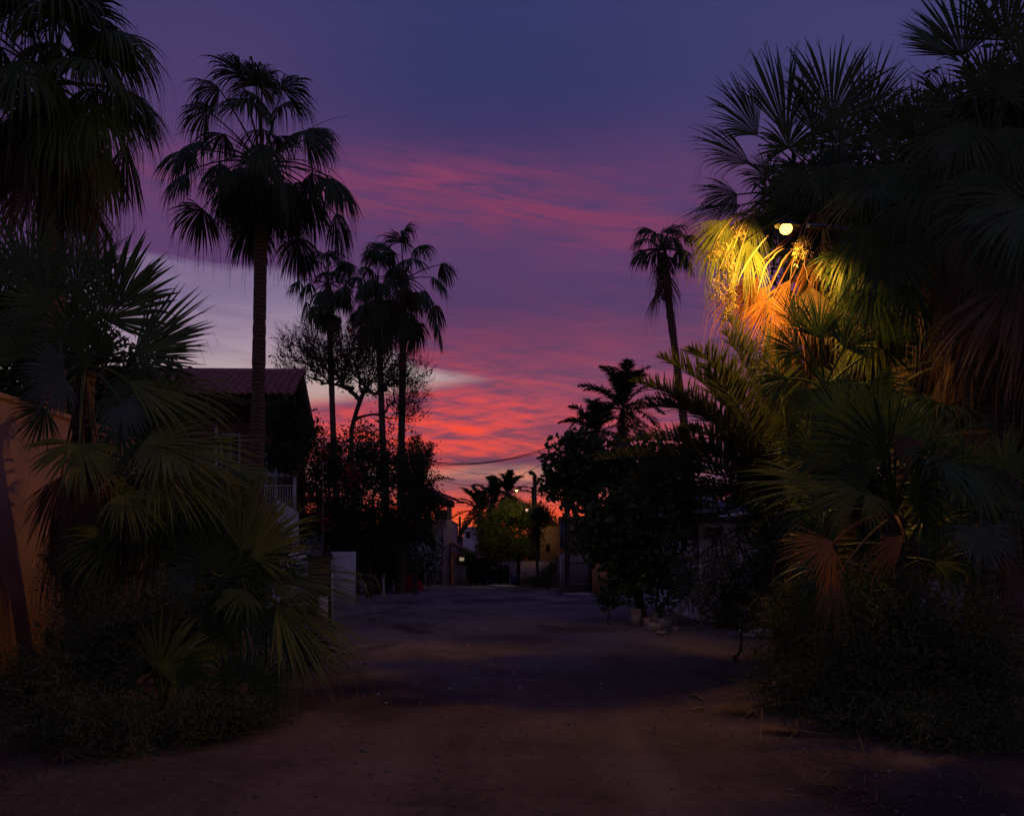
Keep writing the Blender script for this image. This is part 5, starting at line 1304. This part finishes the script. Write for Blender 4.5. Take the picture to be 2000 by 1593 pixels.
for lab, px, d, hx, hy, L, n, sd in [('far feather palm at the left of the feathery tree, against the orange sky', 945, 58, 938, 1000, 2.5, 24, 104),
        ('far feather palm behind the feathery tree top, middle one left of the lamp', 965, 60, 962, 975, 2.1, 22, 105),
        ('tallest far feather palm beside the small street lamp', 990, 60, 992, 965, 2.3, 22, 106)]:
    c = at(hx, hy, d); feather_palm('feather_palm', lab, G(px, d), c, rnd_feather(c, n, L, sd, -45, 85, .5), 'coco', sd, (.18, .15), n=60, ll=.46, droop=.3, width=.034, crown_one=True, group='far feather palms at the street end')

# ------------------------------------------------------------------ broad-leaved trees and shrubs
def ell(px, py, d, rx, rz, ry=None):        # crown blob given by place and half sizes in metres
    c = at(px, py, d); return (c[0], c[1], c[2], rx, ry or rx, rz)
broadleaf('tree', 'sparse half-bare tree with wiry twigs, left of the far palms', 'tree', G(700, 35), at(686, 840, 35),
    [ell(650, 700, 35, 1.5, 1.2), ell(590, 690, 35, 1.25, 1.2), ell(720, 720, 35, 1.6, 1.2), ell(790, 740, 35, 1.2, 1.3), ell(795, 800, 35, .9, .8), ell(690, 670, 35, 1.2, .7)],
    1300, 10, .13, 'leaf_dark', 111, sigma=.13, aspect=.42, droop=.8, r_tip=.0062, r_max=.10, wig=.045, twigs=3, bloom=('bloom_red', 14, .12, .08, 10), bare=.6)
gB = 'dark garden trees left of the street'
broadleaf('bougainvillea', 'red-flowered bougainvillea above the white boundary wall', 'shrub', G(640, 30), at(640, 1010, 30),
    [ell(625, 900, 30, .95, 1.3), ell(660, 960, 30, 1.1, 1.8), ell(620, 1020, 29.5, .9, .9), ell(600, 960, 30.5, .6, 1.2)], 300, 34, .12, 'leaf_dark', 112, sigma=.20, r_tip=.009, r_max=.12, bloom=('bloom_red', 26, .10, .14, 26), group=gB)
broadleaf('tree', 'dense dark tree right of the bougainvillea, pierced by specks of sunset', 'tree', G(720, 33), at(720, 1000, 33),
    [ell(700, 900, 33, 1.4, 1.5), ell(750, 920, 33, 1.2, 1.9), ell(700, 1020, 33, 1.6, 1.6), ell(760, 1050, 33, 1.1, 1.3)], 420, 34, .14, 'leaf_dark', 113, sigma=.22, r_tip=.010, r_max=.2, bloom=('bloom_pink', 12, .11, .12, 22), group=gB)
broadleaf('tree', 'dark tree with vine tips beside the far reddish palm trunk', 'tree', G(812, 37), at(812, 1000, 37),
    [ell(805, 905, 37, .9, 1.2), ell(810, 975, 37, 1.1, 1.5), ell(790, 1030, 37, .7, .8)], 260, 34, .15, 'leaf_dark', 114, sigma=.22, r_tip=.010, r_max=.16, bloom=('bloom_pink', 7, .10, .12, 20), group=gB)
broadleaf('shrub', 'dark low hedge bush behind the refuse bin and marker post', 'shrub', G(720, 38.5), at(720, 1120, 38.5),
    [ell(700, 1105, 38.5, 1.6, .9), ell(760, 1100, 38.5, 1.2, 1.0), ell(640, 1060, 38.5, 2.0, 1.8)], 240, 40, .15, 'leaf_dark', 115, sigma=.22)
broadleaf('shrub', 'rounded shrub covered in small white flowers beside the mauve house', 'shrub', G(822, 41), at(822, 1130, 41),
    [ell(822, 1095, 41, .9, .8), ell(836, 1112, 40.6, .55, .6)], 170, 40, .10, 'leaf_big', 116, sigma=.14, bloom=('bloom_white', 165, .10, .13, 10))
broadleaf('shrub', 'low red-leaved plant at the foot of the white-flowered shrub', 'shrub', G(802, 38.6), at(802, 1148, 38.6),
    [ell(804, 1143, 38.6, .45, .22), ell(800, 1137, 38.6, .2, .35)], 60, 22, .14, 'bloom_red', 117, sigma=.09)
broadleaf('shrub', 'yellow-green creeper on the side of the mauve corner house', 'shrub', G(838, 47), at(838, 1100, 47),
    [ell(836, 1050, 47, .45, 1.3), ell(846, 1078, 47, .4, .6)], 110, 30, .13, 'leaf_soft', 118, sigma=.15)
# feathery tree
rt = broadleaf('tree', 'feathery weeping yellow-green tree lit by the small street lamp', 'tree', G(1014, 48.5), at(1014, 1075, 48.5),
    [ell(1000, 1002, 48.3, 1.1, .8), ell(955, 1030, 48.3, .85, .9), ell(1035, 1008, 48.3, 1.0, .8), ell(1070, 1035, 48.3, .8, .9), ell(985, 1060, 48.3, 1.5, .9), ell(1045, 1070, 48.3, 1.5, .8)], 820, 60, .21, 'leaf_soft', 121, sigma=.20, aspect=.16, droop=1.6, r_tip=.007, r_max=.13)
broadleaf('tree', 'dark slender tree trunk and crown right of the feathery tree', 'tree', G(1048, 44), at(1050, 1080, 44),
    [ell(1056, 1005, 44, .6, .5), ell(1046, 1045, 44, .4, .5)], 90, 26, .13, 'leaf_dark', 122, sigma=.17, r_max=.16, r_tip=.012)
broadleaf('shrub', 'low tangled shrub along the mauve garden wall on the right', 'shrub', G(1070, 42), at(1070, 1135, 42),
    [ell(1072, 1125, 42, .6, .5), ell(1040, 1136, 42, .9, .25), ell(1082, 1105, 42, .3, .7)], 130, 26, .09, 'leaf_scrub', 123, sigma=.12, r_tip=.006)
broadleaf('shrub', 'narrow dark columnar shrub between the gatehouse and the iron gates', 'shrub', G(922, 47.5), at(922, 1120, 47.5),
    [ell(922, 1108, 47.5, .26, .9), ell(918, 1090, 47.5, .22, .4)], 120, 40, .10, 'leaf_dark', 124, sigma=.08)
# big-leaved tree
broadleaf('tree', 'big-leaved round tree overhanging the street edge on the right', 'tree', G(1258, 20.2), at(1235, 1080, 20.5),
    [ell(1115, 960, 21.5, .75, .65), ell(1100, 900, 21.5, .60, .50), ell(1140, 885, 21.5, .7, .4), ell(1085, 945, 21.5, .4, .45), ell(1180, 920, 21.5, 1.0, .75), ell(1270, 930, 21.5, 1.3, .8), ell(1230, 1030, 20.5, 1.3, 1.1), ell(1330, 1010, 21.5, .8, 1.0),
     ell(1210, 1130, 20, .50, .55), ell(1270, 1120, 20, .8, .7), ell(1320, 1130, 20.5, .6, .8)],
    620, 17, .19, 'leaf_big', 131, sigma=.17, aspect=.55, droop=.2, r_tip=.012, r_max=.13, hexa=True)
broadleaf('shrub', 'small seedling bush with pale leaves at the near foot of the big-leaved tree', 'shrub', G(1188, 19.6), at(1186, 1180, 19.6),
    [ell(1186, 1168, 19.6, .2, .22)], 22, 12, .10, 'leaf_big', 132, sigma=.07, hexa=True, aspect=.5, r_tip=.005)
# agave by the rocks
ag = MB(); rng = np.random.default_rng(4)
for i in range(22):
    a = i*2.4; e = rng.uniform(.5, 1.4); o = np.array([math.cos(a)*math.cos(e), math.sin(a)*math.cos(e), math.sin(e)]); b = G(1290, 20.9)+UP*.03
    s = np.array([-math.sin(a), math.cos(a), 0])*.035; l = rng.uniform(.4, .7)
    ag.grid(np.stack([np.stack([b+o*l*t-s*w, b+o*l*t+s*w]) for t, w in ((0, .7), (.4, 1), (.75, .6), (1, .05))])[None])
tag(ag.build('agave', M['fan_gray']), 'small grey-blue spiky agave behind the rock pile', 'plant')

# dark planting beyond the gardens
broadleaf('hedge', 'dark hedge of garden shrubs behind the bougainvillea and far palms', 'hedge', G(700, 46), at(700, 1080, 46),
    [ell(560, 1060, 46, 2.5, 2.0, 1.0), ell(640, 1060, 46, 2.5, 1.8, 1.0), ell(720, 1060, 46, 2.5, 1.7, 1.0), ell(795, 1065, 46, 1.6, 1.6, 1.0)], 420, 46, .24, 'leaf_dark', 151, sigma=.34)
broadleaf('hedge', 'dark hedge far behind the big-leaved tree and white house', 'hedge', G(1300, 40), at(1300, 1060, 40),
    [ell(1180, 1060, 40, 1.2, 1.4, 1.0), ell(1290, 1040, 40, 2.6, 2.2, 1.0), ell(1430, 1020, 40, 3.0, 2.4, 1.0), ell(1600, 1030, 40, 3.4, 2.6, 1.0), ell(1780, 1030, 40, 3.4, 2.6, 1.0), ell(1960, 1030, 40, 3.4, 2.6, 1.0)], 900, 46, .26, 'leaf_dark', 152, sigma=.4)
broadleaf('hedge', 'dark hedge behind the ochre wall at the far left', 'hedge', G(100, 30), at(100, 1000, 30),
    [ell(-60, 1030, 30, 2.5, 2.4, 1.0), ell(70, 1030, 30, 2.5, 2.4, 1.0), ell(190, 1030, 30, 2.5, 2.2, 1.0), ell(300, 1000, 24, 1.5, 1.8, 1.0)], 420, 46, .24, 'leaf_dark', 153, sigma=.34)
w = thing('garden_wall', 'long low dark wall far behind the left gardens', 'wall', (-20, 60, 0))
mb = MB(); mb.box(-90, X(872, 60), 60, 60.3, 0, 3.4); mb.build('wall', M['plaster_brown'], w)
mb = MB(); mb.box(-90, X(872, 60), 59.95, 60.35, 3.403, 3.5); mb.build('coping', M['plaster_brown'], w)
w = thing('garden_wall', 'long low dark wall far behind the right gardens', 'wall', (25, 58, 0))
mb = MB(); mb.box(X(1040, 64), 110, 64, 64.3, 0, 3.9); mb.build('wall', M['plaster_brown'], w)
mb = MB(); mb.box(X(1040, 64), 110, 63.95, 64.35, 3.903, 4.0); mb.build('coping', M['plaster_brown'], w)

# dark backing foliage behind the palm groups
broadleaf('tree', 'dense dark tree rising behind the left thicket and ochre wall', 'tree', G(120, 18), at(130, 900, 18),
    [ell(40, 620, 18, 2.0, 1.7), ell(120, 720, 18, 2.2, 1.6), ell(250, 790, 18, 1.4, 1.0), ell(100, 860, 18, 2.4, 1.5), ell(-60, 760, 18, 2, 3), ell(290, 880, 17.5, 1.3, 1.2)],
    620, 34, .17, 'leaf_dark', 141, sigma=.24, r_max=.3)
broadleaf('tree', 'dark leafy tree under the left palms in front of the brick house', 'tree', G(400, 17), at(380, 1080, 17),
    [ell(360, 1000, 17, 1.3, 1.2), ell(440, 1080, 17, 1.2, .9), ell(300, 1100, 16.5, 1.5, 1.0), ell(520, 1130, 16.5, .6, .5)], 330, 34, .15, 'leaf_dark', 142, sigma=.22)
broadleaf('tree', 'creeper-clad dark tree beside the brick house gable', 'tree', G(560, 27.5), at(560, 900, 27.5),
    [ell(555, 820, 26.4, .5, .7), ell(560, 880, 26.4, .6, .6), ell(590, 840, 28, .5, .5)], 150, 30, .15, 'leaf_dark', 143, sigma=.18)
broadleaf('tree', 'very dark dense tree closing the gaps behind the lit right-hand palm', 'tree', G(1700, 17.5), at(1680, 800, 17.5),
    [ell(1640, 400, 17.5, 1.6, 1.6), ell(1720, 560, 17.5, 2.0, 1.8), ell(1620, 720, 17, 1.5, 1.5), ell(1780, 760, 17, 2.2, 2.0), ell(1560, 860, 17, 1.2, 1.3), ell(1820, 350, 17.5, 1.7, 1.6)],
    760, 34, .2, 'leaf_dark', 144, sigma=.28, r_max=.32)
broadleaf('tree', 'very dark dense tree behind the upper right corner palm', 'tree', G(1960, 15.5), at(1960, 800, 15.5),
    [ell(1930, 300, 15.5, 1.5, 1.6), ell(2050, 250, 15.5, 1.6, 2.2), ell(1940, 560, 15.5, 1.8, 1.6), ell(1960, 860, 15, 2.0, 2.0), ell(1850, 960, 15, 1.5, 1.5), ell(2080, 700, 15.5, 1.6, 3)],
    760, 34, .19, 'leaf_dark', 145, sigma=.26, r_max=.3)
broadleaf('tree', 'dark tree between the date palm and the low white house', 'tree', G(1560, 16), at(1560, 1050, 16),
    [ell(1560, 980, 16, 1.2, 1.0), ell(1500, 920, 16, .8, .6), ell(1640, 1080, 15.5, 1.4, 1.3), ell(1540, 1110, 16.2, .6, 1.0)], 330, 34, .15, 'leaf_dark', 146, sigma=.22)

# scrub
def scrub(label, blobs, base, n, per, leaf, mat, seed, group=None, sigma=.09, wig=.2):
    root = scrub0(label, blobs, base, n, per, leaf, mat, seed, group, sigma, wig)
    rng = np.random.default_rng(seed+5); sm = MB(); lm = MB()
    for i in range(26):                        # long arching shoots standing clear of the bush
        q = blobs[rng.integers(len(blobs))]; c = np.array(q[:3]); o = rng.normal(0, 1, 3); o[2] = abs(o[2])*.8+.3; o = nrm(o)
        p0 = c-UP*q[5]*.6; p2 = c+o*np.array([q[3], q[4], q[5]])*rng.uniform(1.15, 1.7); p1 = (p0+p2)/2+UP*rng.uniform(.1, .4)
        p2 = p2-UP*rng.uniform(0, .25); p2[2] = max(p2[2], .06)
        C = bez(p0, p1, p2, 14); sm.tube(C, np.linspace(.006, .002, 14), 4, cap=False)
        K = C[5:]; leaves(lm, np.repeat(K, 5, 0)+rng.normal(0, .018, (len(K)*5, 3)), leaf*rng.uniform(.7, 1.5), rng, .35, .2)
    sm.build('shoots', M['dead' if seed % 2 else 'twig'], root); lm.build('shoot_leaves', M[mat], root); return root
def scrub0(label, blobs, base, n, per, leaf, mat, seed, group=None, sigma=.09, wig=.2):
    return broadleaf('scrub_bush', label, 'shrub', base, np.asarray(base)+UP*.15, blobs, n, per, leaf, mat, seed, sigma=sigma, aspect=.32, droop=.4, r_tip=.0045, r_max=.025, bark='twig', group=group, wig=wig)
gS = 'scrub bushes along the right side'
for lab, px, d, bl, n, sd in [
    ('airy small-leaved bush before the barred white gates', 1440, 12.5, [ell(1430, 1140, 12.5, .65, .65), ell(1480, 1180, 12.2, .6, .5), ell(1400, 1190, 12.5, .4, .35), ell(1520, 1110, 12.3, .5, .6)], 420, 201),
    ('small-leaved bush right of the gates under the orange dead leaves', 1590, 10, [ell(1560, 1230, 10, .6, .6), ell(1620, 1180, 10, .6, .55), ell(1540, 1300, 9.6, .5, .35)], 420, 202),
    ('scrub bush reaching lowest to the street, right foreground', 1600, 8.4, [ell(1600, 1340, 8.4, .55, .35), ell(1530, 1350, 8.6, .4, .25), ell(1680, 1310, 8.3, .5, .45)], 380, 203),
    ('green scrub mass in the middle of the right foreground', 1740, 8.3, [ell(1730, 1190, 8.3, .55, .5), ell(1800, 1240, 8.2, .5, .55), ell(1700, 1270, 8.0, .5, .5)], 460, 204),
    ('dim scrub at the right edge of the picture', 1900, 8, [ell(1880, 1270, 8, .5, .6), ell(1950, 1340, 7.8, .5, .5), ell(1840, 1380, 7.6, .45, .25)], 420, 205),
    ('low fringe of scrub beneath the fallen brown leaf', 1700, 7.5, [ell(1690, 1400, 7.5, .5, .18), ell(1820, 1430, 7.1, .5, .16), ell(1950, 1440, 7.0, .4, .2)], 260, 206)]:
    scrub(lab, bl, G(px, d), n, 26, .045, 'leaf_scrub', sd, gS)
gS = 'scrub bushes along the left side'
for lab, px, d, bl, n, sd in [
    ('wiry creeping bush climbing the ochre wall', 130, 8.6, [ell(125, 1150, 9.6, .28, .45), ell(190, 1220, 8.6, .45, .45), ell(110, 1290, 8.8, .35, .3)], 260, 211),
    ('tangled dry-stemmed scrub below the left fan palms', 240, 7.8, [ell(220, 1260, 8.0, .5, .4), ell(300, 1210, 8.2, .5, .4), ell(160, 1330, 7.7, .5, .3)], 420, 212),
    ('low sprawling scrub at the bottom left corner', 130, 6.9, [ell(130, 1400, 6.9, .5, .22), ell(230, 1420, 6.7, .5, .18), ell(50, 1340, 7.2, .35, .3)], 360, 213),
    ('dark low scrub between the two small fan palms on the left', 420, 7.6, [ell(400, 1400, 7.5, .5, .2), ell(480, 1400, 7.8, .4, .2), ell(330, 1430, 7.1, .35, .12)], 300, 214)]:
    scrub(lab, bl, G(px, d), n, 24, .04, 'leaf_scrub', sd, gS)
def grass(name, label, area, n, h, mat, seed):
    rng = np.random.default_rng(seed); x0, x1, y0, y1 = area
    P = np.stack([rng.uniform(x0, x1, n), rng.uniform(y0, y1, n), np.zeros(n)], 1); P[:, 2] = gz(P[:, 0], P[:, 1])
    keep = (np.sin(P[:, 0]*3.1)+np.sin(P[:, 1]*2.3+P[:, 0])+rng.normal(0, .7, n)) > 0; P = P[keep]; n = len(P)
    d = rng.normal(0, .5, (n, 3)); d[:, 2] = 1; H = (h*rng.lognormal(0, .4, n))[:, None]; s = rng.normal(0, 1, (n, 3)); s[:, 2] = 0; s /= np.linalg.norm(s, axis=1)[:, None]
    rows = []
    for t, w in ((0, 1), (.5, .8), (1, .1)):
        c = P+d*H*t-UP*H*t*t*.35; rows.append(np.stack([c-s*.004*w, c+s*.004*w], 1))
    mb = MB(); mb.grid(np.stack(rows, 1)); tag(mb.build(name, M[mat]), label, 'grass', kind='stuff')
grass('dry_grass', 'dry weeds and grass tufts at the foot of the left thicket', (-6.4, -2.8, 5.6, 10), 2600, .12, 'leaf_scrub', 301)
grass('dry_grass', 'dry weeds and grass tufts at the foot of the right-hand scrub', (2.6, 7.2, 6.0, 12), 3200, .12, 'leaf_scrub', 302)
grass('verge_grass', 'thin grass verge at the far right kerb', (-.5, 3.6, 36.5, 44), 1600, .16, 'leaf_soft', 303)
tw = MB()
for (a_, b_, dd) in (((1350,1362),(1378,1372),9.2), ((1420,1330),(1455,1342),10.2), ((1352,1392),(1375,1388),8.6)):
    tw.tube([G(a_[0], 2560/(a_[1]-1090))+UP*.03, (G(a_[0], 2560/(a_[1]-1090))+G(b_[0], 2560/(b_[1]-1090)))/2+UP*.05, G(b_[0], 2560/(b_[1]-1090))+UP*.02], .012, 5)
tag(tw.build('dry_twigs', M['straw']), 'a few pale dry twigs on the soil at the right street edge', 'twigs', kind='stuff')
